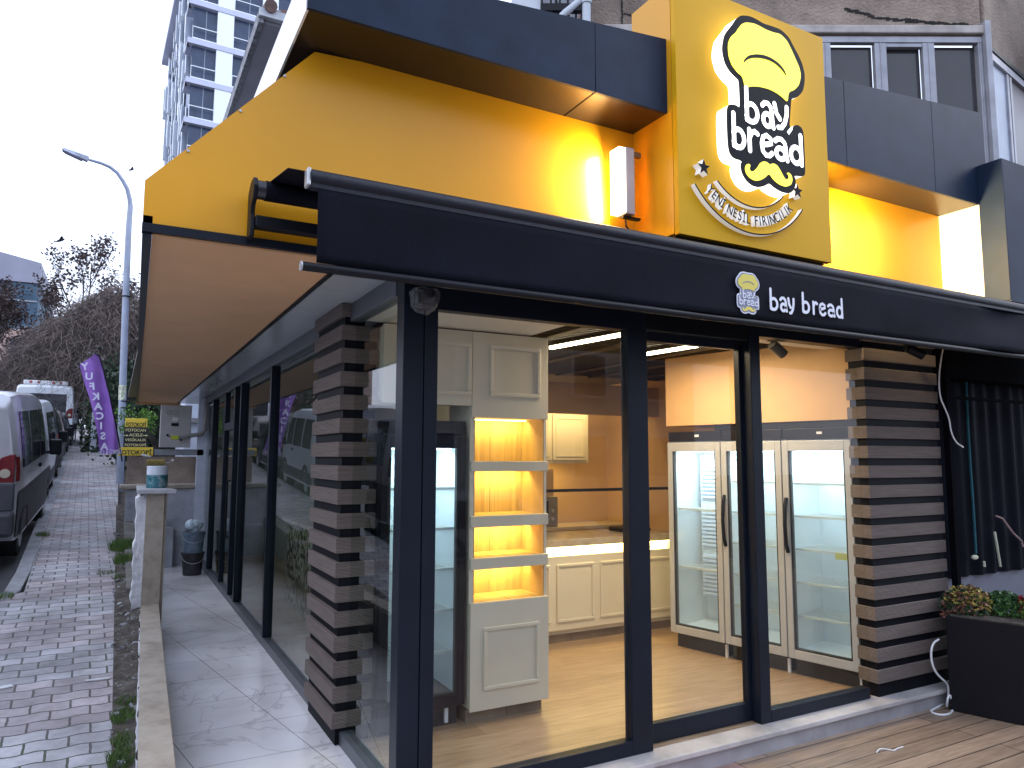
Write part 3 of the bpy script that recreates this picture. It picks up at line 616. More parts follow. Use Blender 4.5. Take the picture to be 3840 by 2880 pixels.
mb = MB(); mb.tube([(-.675, YB, 2.915), (6.6, YB, 2.915)], .036, 20); mb.box(-.675, 6.6, YB-.022, YB+.022, 2.868, 2.90); mb.build('front_bar', M('awning_bar', (.010, .012, .021), .32, 0, .2, 30, .35, 260, spec=.28), A, smooth=50)
MB().box(-.69, -.674, YB-.03, YB+.03, 2.872, 2.95).build('end_cap', alu, A, .006)
mb = MB(); prev = None; NX = 150
for i in range(NX+1):
    x = -.642+(6.6+.642)*i/NX; r = []
    for k in range(9):
        t_ = k/8; wv = .010*math.sin(x*2.1+1.3*t_)*t_+.006*math.sin(x*5.3+t_*3)*t_+(.03*math.exp(-((x-4.45)/.3)**2)*math.sin(t_*4.2+x*3) if x > 3.6 else 0)
        r.append(mb.b.verts.new((x, YB-.02+wv-.006*t_, 2.872-(2.872-2.548)*t_)))
    if prev:
        for k in range(8): mb.b.faces.new((prev[k], prev[k+1], r[k+1], r[k]))
    prev = r
o = mb.build('valance', blackf, A, smooth=True); md = o.modifiers.new('s', 'SOLIDIFY'); md.thickness = .003
MB().cyl((-.70, YB-.022, 2.528), (6.6, YB-.022, 2.528), .019, 14).build('bottom_rail', dark, A, smooth=50)
MB().cyl((-.706, YB-.022, 2.528), (-.699, YB-.022, 2.528), .021, 14).build('rail_cap', alu, A, smooth=50)

# ---- logo outlines, traced in the sign plane (x, z)
HO = [(1.948,4.478),(1.905,4.442),(1.879,4.403),(1.829,4.341),(1.804,4.306),(1.787,4.239),(1.786,4.196),(1.805,4.133),(1.843,4.095),(1.883,4.074),(1.916,4.058),(1.920,3.985),(1.919,3.872),(1.883,3.878),(1.845,3.876),(1.82,3.865),(1.810,3.836),(1.808,3.744),(1.810,3.624),(1.820,3.575),(1.846,3.553),(1.921,3.549),(1.909,3.517),(1.918,3.469),(1.952,3.430),(1.996,3.410),(2.046,3.409),(2.098,3.427),(2.143,3.454),(2.180,3.436),(2.243,3.418),(2.309,3.417),(2.352,3.442),(2.372,3.476),(2.376,3.514),(2.366,3.545),(2.444,3.555),(2.462,3.565),(2.467,3.580),(2.469,3.670),(2.467,3.844),(2.453,3.870),(2.417,3.878),(2.385,3.861),(2.371,3.835),(2.355,3.83),(2.338,3.86),(2.340,3.898),(2.360,4.034),(2.371,4.056),(2.429,4.085),(2.477,4.133),(2.496,4.198),(2.500,4.251),(2.482,4.313),(2.452,4.358),(2.410,4.405),(2.367,4.459),(2.298,4.490),(2.210,4.488),(2.141,4.482),(2.073,4.494),(2.015,4.495)]
HY = [(1.980,4.453),(1.946,4.433),(1.912,4.394),(1.886,4.355),(1.844,4.318),(1.822,4.274),(1.817,4.229),(1.823,4.175),(1.849,4.127),(1.892,4.095),(1.932,4.081),(1.946,4.041),(1.955,4.003),(2.003,4.033),(2.079,4.051),(2.164,4.057),(2.232,4.049),(2.284,4.033),(2.335,4.010),(2.348,4.084),(2.403,4.111),(2.451,4.160),(2.473,4.231),(2.458,4.286),(2.424,4.336),(2.391,4.386),(2.349,4.440),(2.288,4.468),(2.226,4.459),(2.157,4.458),(2.097,4.466),(2.047,4.467)]
HC = [(1.945,4.169),(1.957,4.200),(1.995,4.236),(2.055,4.260),(2.123,4.275),(2.191,4.275),(2.260,4.258),(2.307,4.229),(2.334,4.184),(2.284,4.223),(2.233,4.245),(2.173,4.254),(2.105,4.248),(2.037,4.232),(1.986,4.208)]
HM = [(1.984,3.528),(1.968,3.534),(1.945,3.523),(1.934,3.498),(1.942,3.466),(1.975,3.443),(2.019,3.435),(2.065,3.448),(2.106,3.473),(2.142,3.505),(2.176,3.473),(2.227,3.451),(2.286,3.446),(2.336,3.469),(2.352,3.503),(2.345,3.532),(2.322,3.547),(2.297,3.540),(2.317,3.526),(2.313,3.504),(2.289,3.495),(2.266,3.516),(2.244,3.546),(2.216,3.575),(2.181,3.580),(2.148,3.565),(2.128,3.577),(2.094,3.575),(2.064,3.557),(2.040,3.523),(2.011,3.496),(1.988,3.487),(1.972,3.501)]
def smoothp(p, it=2):
    for _ in range(it):
        q = []
        for i in range(len(p)):
            a, b_ = p[i], p[(i+1) % len(p)]
            q += [(a[0]*.8+b_[0]*.2, a[1]*.8+b_[1]*.2), (a[0]*.2+b_[0]*.8, a[1]*.2+b_[1]*.8)]
        p = q
    return p
def grow(pts, g):
    n_ = len(pts); out = []
    for i in range(n_):
        a, b_ = Vector(pts[i-1]), Vector(pts[(i+1) % n_]); d = (b_-a).normalized(); nn = Vector((d.y, -d.x)); out.append((pts[i][0]+nn.x*g, pts[i][1]+nn.y*g))
    return out
def arc(cx, cy, rx_, ry_, a0, a1, n=14): return [(cx+rx_*math.cos(math.radians(a0+(a1-a0)*i/n)), cy+ry_*math.sin(math.radians(a0+(a1-a0)*i/n))) for i in range(n+1)]
# condensed rounded letters: strokes in a box x 0..1, z 0..1 (x-height letters), ascender to 1.55
GL = {
 'b': [[(.14, 1.6), (.14, .1)], arc(.42, .48, .36, .42, -150, 150, 20), [(.14, .1), (.3, .05), (.42, .06)]],
 'a': [[(.12, .84), (.3, .97), (.55, .98), (.74, .86), (.8, .68), (.84, .3), (.9, .06)], arc(.46, .3, .3, .25, 0, 360, 20)],
 'y': [[(.1, 1.0), (.2, .55), (.42, .3)], [(.88, 1.0), (.86, .6), (.72, .15), (.5, -.12), (.3, -.15)]],
 'r': [[(.2, 1.0), (.22, .05)], [(.24, .7), (.4, .9), (.62, .98), (.84, .9)]],
 'e': [[(.2, .5), (.5, .56), (.82, .66), (.78, .86), (.5, .98), (.24, .86), (.14, .55), (.2, .2), (.42, .04), (.66, .06), (.84, .2)]],
 'd': [[(.86, 1.6), (.88, .05)], arc(.52, .48, .34, .42, 20, 340, 20)],
}
def ribbon(mb, pts, wdt, P, t0, t1):
    """flat rounded stroke; P(x,z,h) -> 3D"""
    pts = [Vector((p[0], p[1])) for p in pts]; L = []; Rr = []
    for i, p in enumerate(pts):
        d = (pts[min(i+1, len(pts)-1)]-pts[max(i-1, 0)]).normalized(); nn = Vector((-d.y, d.x))*wdt/2; L.append(p+nn); Rr.append(p-nn)
    d0 = (pts[0]-pts[1]).normalized(); d1 = (pts[-1]-pts[-2]).normalized()
    def cap(c, d): a = math.atan2(d.y, d.x); return [Vector((c.x+wdt/2*math.cos(a+math.pi/2-math.pi*k/6), c.y+wdt/2*math.sin(a+math.pi/2-math.pi*k/6))) for k in range(1, 6)]
    poly = None
    for i in range(len(pts)-1):
        q = [L[i], L[i+1], Rr[i+1], Rr[i]]; mb.b.faces.new([mb.b.verts.new(P(v.x, v.y, t1)) for v in q])
    for c, d in ((pts[0], d0), (pts[-1], d1)):
        a = math.atan2(d.y, d.x); v = [mb.b.verts.new(P(c.x+wdt/2*math.cos(a+math.pi/2-math.pi*k/8), c.y+wdt/2*math.sin(a+math.pi/2-math.pi*k/8), t1)) for k in range(9)]; mb.b.faces.new(v)
def letters(word, boxes, wdt, P, name, mat, parent, lift):
    """boxes: (x0,x1,z0,z1) x-height box of each letter"""
    for j, (ch, (x0, x1, z0, z1)) in enumerate(zip(word, boxes)):
        mb = MB(); k = 0
        for st in GL[ch]:
            pts = [(x0+(x1-x0)*a, z0+(z1-z0)*b) for a, b in st]
            # resample for smoothness
            ribbon(mb, pts, wdt, P, 0, lift+.0007*k+.0001*j); k += 1
        mb.build(name, mat, parent)
# ---- sign box
T = thing('sign_box', 'tall gold sign box with illuminated chef hat logo and curved lettering', 'shop sign', (2.15, -.25, 3.8))
MB().box(1.488, 2.818, -.44, -.4, 3.05, 4.64).build('front_panel', gold, T, .002)
MB().box(1.486, 2.815, -.398, -.031, 3.06, 4.63).build('box_body', yel, T)
MB().box(1.50, 2.80, -.39, -.04, 3.045, 3.059).build('base_plate', M('sign_base', (.02, .014, .01), .5, 0, 0), T)
def pl(pts, y): return [(x, y, z) for x, z in pts]
YF = -.53
for n_, pts, y0, mat in (('logo_body', smoothp(grow(HO, .009)), YF+.004, signw),):
    MB().prism(pl(pts, y0), (0, 1, 0), -.4405-y0).build(n_, mat, T)
LG = None
MB().prism(pl(smoothp(grow(HO, .009)), YF), (0, 1, 0), .003).build('logo_outline', signk, T)
MB().prism(pl(smoothp(grow(HY, -.004)), YF-.003), (0, 1, 0), .002).build('hat', signy, T)
MB().prism(pl(smoothp(HC), YF-.006), (0, 1, 0), .002).build('hat_crease', signk, T)
MB().prism(pl(smoothp(HM), YF-.003), (0, 1, 0), .002).build('moustache', signy, T)
PW = lambda x, z, h: (x, YF-.004-h, z)
letters('bay', [(1.945, 2.085, 3.800, 3.935), (2.085, 2.205, 3.802, 3.965), (2.195, 2.335, 3.845, 3.975)], .033, PW, 'logo_letter', signw2, T, .0)
letters('bread', [(1.83, 1.96, 3.61, 3.745), (1.955, 2.065, 3.612, 3.752), (2.065, 2.19, 3.612, 3.750), (2.185, 2.32, 3.612, 3.752), (2.315, 2.455, 3.612, 3.738)], .033, PW, 'logo_letter', signw2, T, .002)
MB().prism(pl([(2.335, 3.80), (2.365, 3.838), (2.372, 3.862), (2.35, 3.850), (2.318, 3.815)], YF-.003), (0, 1, 0), .002).build('white_patch', signw2, T)
def star(cx, cz, r, y0, y1, nm, mat):
    pts = [(cx+(r if i % 2 == 0 else r*.42)*math.sin(math.pi*i/5), cz+(r if i % 2 == 0 else r*.42)*math.cos(math.pi*i/5)) for i in range(10)]
    MB().prism(pl(pts, y0), (0, 1, 0), y1-y0).build(nm, mat, T)
for cx in (1.645, 2.447):
    star(cx, 3.463, .05, -.487, -.441, 'star', signl); star(cx, 3.463, .05, -.489, -.4875, 'star_face', signk)
CC = (2.045, 3.70)
def arcbar(r, a0, a1, wd, y0, y1, nm, mat):
    n_ = 40; o_ = [(CC[0]+(r+wd/2)*math.sin(a0+(a1-a0)*i/n_), CC[1]-(r+wd/2)*math.cos(a0+(a1-a0)*i/n_)) for i in range(n_+1)]
    i_ = [(CC[0]+(r-wd/2)*math.sin(a0+(a1-a0)*i/n_), CC[1]-(r-wd/2)*math.cos(a0+(a1-a0)*i/n_)) for i in range(n_+1)]
    mb = MB()
    for i in range(n_):
        q = [o_[i], o_[i+1], i_[i+1], i_[i]]; f = [mb.b.verts.new((x, y0, z)) for x, z in q]; g = [mb.b.verts.new((x, y1, z)) for x, z in q]
        mb.b.faces.new(f); mb.b.faces.new((f[0], f[1], g[1], g[0])); mb.b.faces.new((f[2], f[3], g[3], g[2]))
        if i == 0: mb.b.faces.new((f[3], f[0], g[0], g[3]))
        if i == n_-1: mb.b.faces.new((f[1], f[2], g[2], g[1]))
    mb.build(nm, mat, T)
for r, a in ((.575, .93), (.405, .77)):
    arcbar(r, -a, a, .009, -.474, -.441, 'arc_bar', signl); arcbar(r, -a, a, .0088, -.4757, -.4745, 'arc_bar_face', signk)
TX = 'YENİ NESİL FIRINCILIK'; wds = [.8 if c in 'Iİ' else (.7 if c == ' ' else (1.25 if c in 'NRCK' else 1.15)) for c in TX]
tot = sum(wds); acc = 0; A0 = .80
for c, wd_c in zip(TX, wds):
    th = -A0+2*A0*(acc+wd_c/2)/tot; acc += wd_c
    if c == ' ': continue
    cx_, cz_ = CC[0]+.493*math.sin(th), CC[1]-.493*math.cos(th)
    Tm = Matrix.Translation((cx_, -.4575, cz_))@Matrix.Rotation(-th, 4, 'Y')@FRONT@Matrix.Diagonal((.78, 1, 1, 1))
    add_text(c, 'curved_letter', signl, T, Tm, .088, .0155, .0004)
    Tm2 = Matrix.Translation((cx_, -.4745, cz_))@Matrix.Rotation(-th, 4, 'Y')@FRONT@Matrix.Diagonal((.78, 1, 1, 1))
    add_text(c, 'letter_face', signk, T, Tm2, .088, .0004, .0004)
# ---- printed logo and lettering on the valance
yv = YB-.045
def vp(x, z, h=0): return (x, yv-h, z)
sx_ = .166/.71; zc_ = .255/1.085
mp_ = lambda p: (1.721+(p[0]-1.786)*.244, 2.576+(p[1]-3.409)*.212)
big = []
cxm = sum(p[0] for p in HO)/len(HO); czm = sum(p[1] for p in HO)/len(HO)
HOs = smoothp(HO, 1)
MB().prism([vp(*p) for p in grow([mp_(p) for p in HOs], .0075)], (0, 1, 0), .002).build('printed_outline', printw, A)
MB().prism([vp(*mp_(p), .002) for p in HOs], (0, 1, 0), .0015).build('printed_shadow', printg, A)
MB().prism([vp(*mp_(p), .004) for p in smoothp(HY, 1)], (0, 1, 0), .0015).build('printed_hat', printy, A)
MB().prism([vp(*mp_(p), .006) for p in smoothp(HC, 1)], (0, 1, 0), .0015).build('printed_crease', printg, A)
MB().prism([vp(*mp_(p), .004) for p in smoothp(HM, 1)], (0, 1, 0), .0015).build('printed_moustache', printy, A)
PV = lambda x, z, h: vp(x, z, .005+h)
mpb = lambda b_: (mp_((b_[0], 0))[0], mp_((b_[1], 0))[0], mp_((0, b_[2]))[1], mp_((0, b_[3]))[1])
letters('bay', [mpb(q) for q in [(1.945, 2.085, 3.800, 3.935), (2.085, 2.205, 3.802, 3.965), (2.195, 2.335, 3.845, 3.975)]], .0075, PV, 'printed_letter', printw, A, 0)
letters('bread', [mpb(q) for q in [(1.83, 1.96, 3.61, 3.745), (1.955, 2.065, 3.612, 3.752), (2.065, 2.19, 3.612, 3.750), (2.185, 2.32, 3.612, 3.752), (2.315, 2.455, 3.612, 3.738)]], .0075, PV, 'printed_letter', printw, A, .001)
PV2 = lambda x, z, h: vp(x, z, .0+h)
letters('bay', [(1.98, 2.062, 2.612, 2.690), (2.064, 2.13, 2.612, 2.695), (2.134, 2.19, 2.620, 2.695)], .0185, PV2, 'printed_letter', printw, A, 0)
letters('bread', [(2.255, 2.335, 2.622, 2.697), (2.348, 2.398, 2.622, 2.697), (2.405, 2.475, 2.622, 2.697), (2.483, 2.555, 2.622, 2.697), (2.558, 2.63, 2.622, 2.697)], .0185, PV2, 'printed_letter', printw, A, 0)

# ---- wall lamps
def wall_lamp(label, x, sgn, en):
    t = thing('wall_lamp', label, 'wall lamp', (x, -.15, 3.42), group='linear lamps on the yellow fascia')
    MB().box(min(x, x+.07*sgn), max(x, x+.07*sgn), -.20, -.10, 3.21, 3.63).build('housing', M('lamp_housing', (.5, .46, .47), .4, .2, .1), t, .008)
    MB().box(min(x, x-.045*sgn), max(x, x-.045*sgn), -.195, -.105, 3.22, 3.62).build('diffuser', M('lamp_diffuser', (1, .9, .7), .5, 0, 0, emit=9, ecol=(1, .80, .5)), t)
    MB().box(min(x, x+.13*sgn), max(x, x+.13*sgn), -.17, -.14, 3.195, 3.208).build('bracket', dark, t)
    MB().box(min(x+.07*sgn, x+.15*sgn), max(x+.07*sgn, x+.15*sgn), -.16, -.13, 3.6, 3.63).build('bracket', M('bracket_br', (.2, .12, .05), .5, 0, 0), t)
    MB().tube([(x+.03*sgn, -.15, 3.2), (x+.035*sgn, -.15, 3.15), (x+.07*sgn, -.15, 3.12), (x+.14*sgn, -.15, 3.12)], .006, 6).build('cable', dark, t)
    area('lamp_light', (x-.052*sgn, -.105 if sgn > 0 else -.15, 3.42), (-1*sgn, .45 if sgn > 0 else .0, -.12), .07, .4, en, (1, .74, .36), t, math.pi if sgn > 0 else math.radians(115))
    return t
wall_lamp('glowing white linear lamp left of the gold sign box', 1.29, 1, 17)
wall_lamp('linear lamp hidden behind the right side of the gold sign box', 3.03, -1, 70)
area('underside_glow', (1.12, -.27, 3.80), (0, .1, 1), .02, .02, .0, (1, .7, .3))

# ================================================================== right: white lit return, dark neighbour
N = thing('neighbour_shop', 'dark neighbouring shopfront with plastic curtain and black canopy', 'shopfront', (6, 0, 0))
MB().box(4.762, 4.772, -.36, -.0, 2.99, ZN-.001).build('lit_side_panel', M('cream_panel', (.72, .66, .55), .45, 0, .04), N)
mb = MB(); mb.hexa([(x, y, z) for z in (2.98, 4.14) for (x, y) in ((4.773, -.55), (7.5, -.55), (7.5, .3), (4.773, .3))]); mb.build('dark_canopy', navy, N)
MB().box(4.764, 4.772, -.549, -.361, 2.99, 4.14).build('canopy_return', navy, N)
MB().box(4.774, 7.6, -.54, .35, 2.93, 2.979).build('canopy_base', matte, N)
MB().box(4.70, 7.6, .05, .6, 2.44, 2.745).build('inner_header', matte, N)
MB().box(4.6, 8.0, .6, .65, -.2, 3.0).build('dark_interior_back', matte, N)  # black sheet: the gloom of the shop's depth is put into its colour
mb = MB(); prev = None
for i in range(90):
    x = 4.72+i*.03; y = .22+.018*math.sin(i*.9)+.01*math.sin(i*.37); r = [mb.b.verts.new((x, y, z)) for z in (.72, 1.5, 2.5)]
    if prev:
        for k in range(2): mb.b.faces.new((prev[k], prev[k+1], r[k+1], r[k]))
    prev = r
mb.build('plastic_curtain', M('curtain_plastic', (.004, .005, .010), .6, 0, .3, 3, spec=.06), N, smooth=True)
MB().box(4.66, 8, .25, .3, -.15, .95).build('grey_parapet', M('parapet', (.12, .13, .17), .6, 0, .1), N)
mb = MB(); mb.tube([ony(x, y, .18) for x, y in ((3622, 1410), (3630, 1600), (3640, 1760), (3650, 1900), (3660, 2075))], .012, 6); mb.build('teal_strap', M('teal', (.01, .09, .12), .7, 0, .5, 60), N)
mb = MB(); a = ony(3655, 2090, .17); bmesh.ops.create_icosphere(mb.b, subdivisions=2, radius=.045, matrix=Matrix.Translation(a)@Matrix.Diagonal((1, .5, .5, 1)))
for (x0, y0, x1, y1) in ((3730, 1995, 3752, 2125), (3690, 2105, 3692, 2125)): mb.tube([ony(x0, y0, .17), ony(x1, y1, .17)], .012, 6)
mb.build('foam_lumps', M('foam', (.5, .52, .4), .9, 0, .2), N)
mb = MB(); mb.tube([ony(x, y, .16) for x, y in ((3735, 1935), (3760, 1945), (3800, 2000), (3832, 2030), (3836, 2050))], .009, 6); mb.build('rope', M('rope_pink', (.3, .2, .2), .9, 0, .2), N)
MB().box(6.0, 6.6, -.70, -.56, 3.3, 4.6).build('neighbour_sign', M('sign_red', (.5, .1, .08), .5, 0, .6, 6), N)
# planter
pr = math.radians(90+18.2); P0 = Vector((4.262, -.195, -.128))
T = thing('planter', 'large matt black planter box full of flowering plants', 'planter', tuple(P0), -math.radians(71.8), world=False)
mb = MB(); mb.box(0, 1.1, 0, .42, 0, .69); mb.build('box', M('planter_black', (.006, .006, .009), .55, 0, .15, 5, spec=.15), T, .006)
MB().box(.02, 1.08, .02, .40, .690, .697).build('soil_surface', soil, T)
# second planter side continues to the wall
def shrub(name, label, cols, cx, cy, cz, r, h, n, group=None):
    t = thing(name, label, 'plant', (cx, cy, cz), group=group, world=False)
    for j, (cn, c) in enumerate(cols):
        mb = MB()
        for i in range(n//len(cols)):
            a = random.random()*6.28; rr = r*math.sqrt(random.random()); z = h*random.random()*(1-.5*(rr/r)**2); 
            if j == 0: z = h*(.45+.55*random.random())*(1-.4*(rr/r)**2)
            p = Vector((rr*math.cos(a), rr*math.sin(a), z)); s_ = .012+.012*random.random()
            u = Vector((random.uniform(-1, 1), random.uniform(-1, 1), random.uniform(-.6, .6))).normalized(); v_ = u.cross(Vector((random.random(), random.random(), random.random()))).normalized()
            mb.quad(p-u*s_, p+v_*s_*.5, p+u*s_, p-v_*s_*.5)
        mb.build(cn, M(c[0], c[1], .6, 0, .4, 60), t)
    mb = MB()
    for i in range(14):
        a = random.random()*6.28; rr = r*.7*random.random(); mb.tube([(rr*.3*math.cos(a), rr*.3*math.sin(a), -.04), (rr*math.cos(a), rr*math.sin(a), h*.8)], .0025, 4)
    mb.build('stems', bark, t)
cY = ('leaf_yellow', (.42, .33, .08)); cP = ('leaf_pink', (.35, .15, .12)); cG = ('leaf_green', (.035, .09, .03)); cD = ('leaf_dark', (.02, .05, .025)); cR = ('leaf_red', (.35, .03, .04)); cL = ('leaf_lime', (.2, .3, .06))
shrub('shrub', 'yellow and copper leaved shrub at the left end of the planter', [('bright_leaves', cY), ('copper_leaves', cP), ('green_leaves', cG), ('dark_leaves', cD)], 4.53, -.22, .55, .17, .23, 1900)
shrub('shrub', 'feathery green shrub in the middle of the planter', [('green_leaves', cG), ('bright_leaves', ('leaf_mid', (.07, .17, .04)))], 4.68, -.40, .55, .15, .20, 1300)
shrub('shrub', 'red leaved shrub at the right side of the planter', [('red_leaves', cR), ('lime_leaves', cL), ('green_leaves', cG)], 4.74, -.66, .55, .17, .25, 1700)
shrub('shrub', 'sparse trailing plant hanging left of the steel post', [('green_leaves', cD), ('copper_leaves', cP)], 4.44, -.17, .52, .11, .22, 500)
# ================================================================== INTERIOR
def fridge(name, label, loc, rz, framem, W_=.578, D_=.58, ribbed=False, tray=False, group=None):
    t = thing(name, label, 'display fridge', loc, rz, group, world=False)
    fw = M('fridge_white', (.72, .76, .78), .5, 0, .02)
    mb = MB(); z0, z1 = .13, 1.985
    mb.box(0, .03, .04, D_, z0, z1); mb.box(W_-.03, W_, .04, D_, z0, z1); mb.box(.03, W_-.03, D_-.03, D_, z0, z1); mb.box(.03, W_-.03, .04, D_-.03, z0, z0+.05); mb.box(.03, W_-.03, .04, D_-.03, z1-.1, z1)
    mb.build('cabinet', fw if framem is not dark else M('fridge_shell', (.02, .02, .022), .4, 0, .1), t)
    if framem is dark: MB().box(.031, W_-.031, D_-.05, D_-.031, z0+.06, z1-.11).build('liner', fw, t); mb = MB(); mb.box(.031, .036, .05, D_-.05, z0+.06, z1-.11); mb.box(W_-.036, W_-.031, .05, D_-.05, z0+.06, z1-.11); mb.build('liner', fw, t)
    MB().box(0.002, W_-.002, .0, .05, 1.905, 1.995).build('header_panel', M('fridge_header', (.012, .011, .014), .3, 0, .1, spec=.2), t, .004)
    MB().box(.30, .345, -.003, -.001, 1.945, 1.965).build('badge', wplast, t)
    fb = .055; dz0, dz1 = .135, 1.895
    mb = MB(); mb.box(.002, fb, -.02, .035, dz0, dz1); mb.box(W_-fb, W_-.002, -.02, .035, dz0, dz1); mb.box(fb, W_-fb, -.02, .035, dz0, dz0+.07); mb.box(fb, W_-fb, -.02, .035, dz1-.085, dz1)
    d = mb.build('door', framem, t, .004)
    mb = MB(); g = .012; 
    mb.box(fb, fb+g, -.012, .03, dz0+.07, dz1-.085); mb.box(W_-fb-g, W_-fb, -.012, .03, dz0+.07, dz1-.085); mb.box(fb+g, W_-fb-g, -.012, .03, dz0+.07, dz0+.082); mb.build('gasket', rubber, d)
    MB().box(fb+.0005, W_-fb-.0005, .0, .004, dz0+.071, dz1-.086).build('door_glass', fglass, d)
    if framem is not dark and not ribbed:
        MB().tube([(.03, -.02, 1.42), (.032, -.05, 1.36), (.034, -.065, 1.2), (.032, -.05, 1.04), (.03, -.02, .98)], .016, 10).build('handle', dark, d, smooth=True)
    MB().box(.03, W_-.03, .05, D_-.03, .0, .129).build('plinth', M('plinth', (.02, .02, .022), .5, 0, .2), t)
    if framem is not dark: MB().box(W_-.03, W_-.008, .03, .05, .0, .11).build('white_clip', wplast, t)
    else: MB().box(W_-.12, W_-.095, .03, .05, .02, .11).build('white_clip', wplast, t)
    if ribbed:
        mb = MB()
        for i in range(34):
            z = .45+i*.038
            if abs(z-1.3) < .03 or abs(z-.85) < .03: continue
            mb.box(.10, W_-.12, .38, .40, z, z+.02)
        mb.box(.08, W_-.1, .401, .41, .42, 1.78); mb.build('louvred_back', M('louvre', (.62, .68, .76), .5, 0, .03), t)
    sh = M('fridge_shelf', (.66, .66, .62), .4, 0, .03)
    for k in range(5):
        z = .45+k*.27; mb = MB(); mb.box(.045, W_-.045, .075, .09, z, z+.018)
        mb.box(.045, .055, .09, D_-.06, z, z+.012); mb.box(W_-.055, W_-.045, .09, D_-.06, z, z+.012)
        for q in range(16): mb.box(.06+q*(W_-.12)/15-.002, .06+q*(W_-.12)/15+.002, .09, (.37 if ribbed else D_-.06), z+.004, z+.009)
        if not ribbed or k in (1, 3): mb.build('wire_shelf', sh, t)
        else: mb.b.free()
    if tray: MB().box(W_-.2, W_-.06, .07, .08, .95, 1.0).build('price_strip', M('price_yellow', (.6, .55, .12), .5, 0, 0), t)
    MB().box(.08, W_-.08, .06, .12, 1.80, 1.835).build('light_tube', M('fridge_led', (.9, .97, 1), .5, 0, 0, emit=5, ecol=(.80, .94, 1)), t)
    area('fridge_light', (W_/2, .14, 1.79), (0, .35, -1), W_-.2, .08, 6, (.72, .89, 1), t)
    return t
gm = M('fridge_frame_grey', (.42, .43, .44), .4, .1, .04)
a_ = math.atan2(-.9754, .2203)
for k, (lab, rib, tr_) in enumerate((('white framed fridge with louvred back, farthest of the row', True, False), ('middle fridge of the white framed row, wire shelves', False, False), ('white framed fridge nearest the front glass with yellow price strip', False, True))):
    fridge('display_fridge', lab, (FA.x+FU.x*.583*k, FA.y+FU.y*.583*k, 0), a_, gm, ribbed=rib, tray=tr_, group='fridges along the right wall')
fridge('display_fridge', 'black framed display fridge left of the niche cabinet', (.17, .935, 0), 0, dark, W_=.60, D_=.55)
# black upper frame around left fridge
t = thing('cream_cabinet', 'cream panelled cabinet with four lit oak niches', 'cabinet', (1.1, 1.1, 0))
X0, X1, Y0_, Y1_ = .792, 1.398, .90, 1.25
rows = [(.782, .998), (1.074, 1.278), (1.354, 1.655), (1.723, 2.022)]
mb = MB(); mb.box(X0, X0+.03, Y0_+.01, Y1_, .1, 2.60); mb.box(X1-.02, X1, Y0_+.01, Y1_, .1, 2.60); mb.box(X0, X1, Y1_, Y1_+.02, .1, 2.60); mb.box(.16, X0, .93, 1.25, 2.12, 2.60)
mb.build('carcass', cream, t)
mb = MB(); prevz = .085
for (a, b_) in rows: mb.box(X0, X1, Y0_-.018, Y0_+.009, prevz, a); prevz = b_
mb.box(X0, X1, Y0_-.018, Y0_+.009, prevz, 2.614); mb.box(.16, X0-.001, Y0_-.015, Y0_+.02, 2.10, 2.614)
mb.build('front_panel', cream, t, .003)
def moulding(mb, x0, x1, z0, z1, y, w_=.028, d=.016):
    for (a, b_, c, e) in ((x0, x1, z0, z0+w_), (x0, x1, z1-w_, z1), (x0, x0+w_, z0+w_, z1-w_), (x1-w_, x1, z0+w_, z1-w_)): mb.box(a, b_, y-d, y-.0005, c, e)
for q_ in ((.885, 1.32, .21, .62, Y0_-.018), (.92, 1.33, 2.17, 2.53, Y0_-.018), (.40, .78, 2.17, 2.53, Y0_-.0155)):
    mb = MB(); moulding(mb, *q_); mb.build('moulding', cream, t, .006)
MB().box(X0, X1-.02, Y0_+.05, Y1_, 0, .084).build('plinth', kick, t)
for (a, b_) in rows:
    n_ = MB().box(X0+.031, X1-.021, Y1_-.03, Y1_-.02, a-.005, b_+.005).build('niche_back', nicheb, t)
    mb = MB(); mb.box(X0+.031, X0+.036, Y0_+.01, Y1_-.031, a-.004, b_+.004); mb.box(X1-.026, X1-.021, Y0_+.01, Y1_-.031, a-.004, b_+.004); mb.box(X0+.037, X1-.027, Y0_+.01, Y1_-.031, a-.012, a-.002); mb.build('niche_lining', nicheb, n_)
    MB().box(X0+.037, X1-.027, Y0_+.01, Y1_-.031, b_+.004, b_+.02).build('shelf', cream, n_)
    MB().box(X0+.05, X1-.04, 1.13, 1.145, b_-.004, b_+.003).build('light_strip', ledy, n_)
    area('niche_light', ((X0+X1)/2, 1.12, b_-.008), (0, .6, -1), .5, .03, 3.4, (1, .70, .17), t)
# counter
t = thing('service_counter', 'cream panelled service counter with glowing strip under its stone top', 'counter', (2.6, 2.6, 0))
MB().box(1.45, 3.9, 2.33, 3.0, .905, .975).build('stone_top', M('counter_stone', (.42, .35, .25), .22, 0, .15, 9), t, .004)
MB().box(1.45, 3.9, 2.43, 2.98, .08, .904).build('carcass', cream, t)
MB().box(1.45, 3.9, 2.38, 2.429, .125, .815).build('front_panel', cream, t, .003)
for i in range(4):
    mb = MB(); moulding(mb, 1.90+i*.5, 2.33+i*.5, .20, .74, 2.38); mb.build('moulding', cream, t, .006)
MB().box(1.45, 3.9, 2.44, 2.97, 0, .079).build('plinth', kick, t)
MB().box(1.5, 3.85, 2.40, 2.415, .885, .90).build('light_strip', M('led_counter', (1, .8, .4), .5, 0, 0, emit=9, ecol=(1, .78, .3)), t)
area('counter_light', (2.7, 2.395, .88), (0, .15, -1), 2.2, .02, 9, (1, .74, .28), t)
tag(MB().box(2.3, 4.6, 3.0, 3.06, 1.385, 1.415).build('dark_rail', dark), 'thin dark rail shelf running behind the counter', 'shelf')
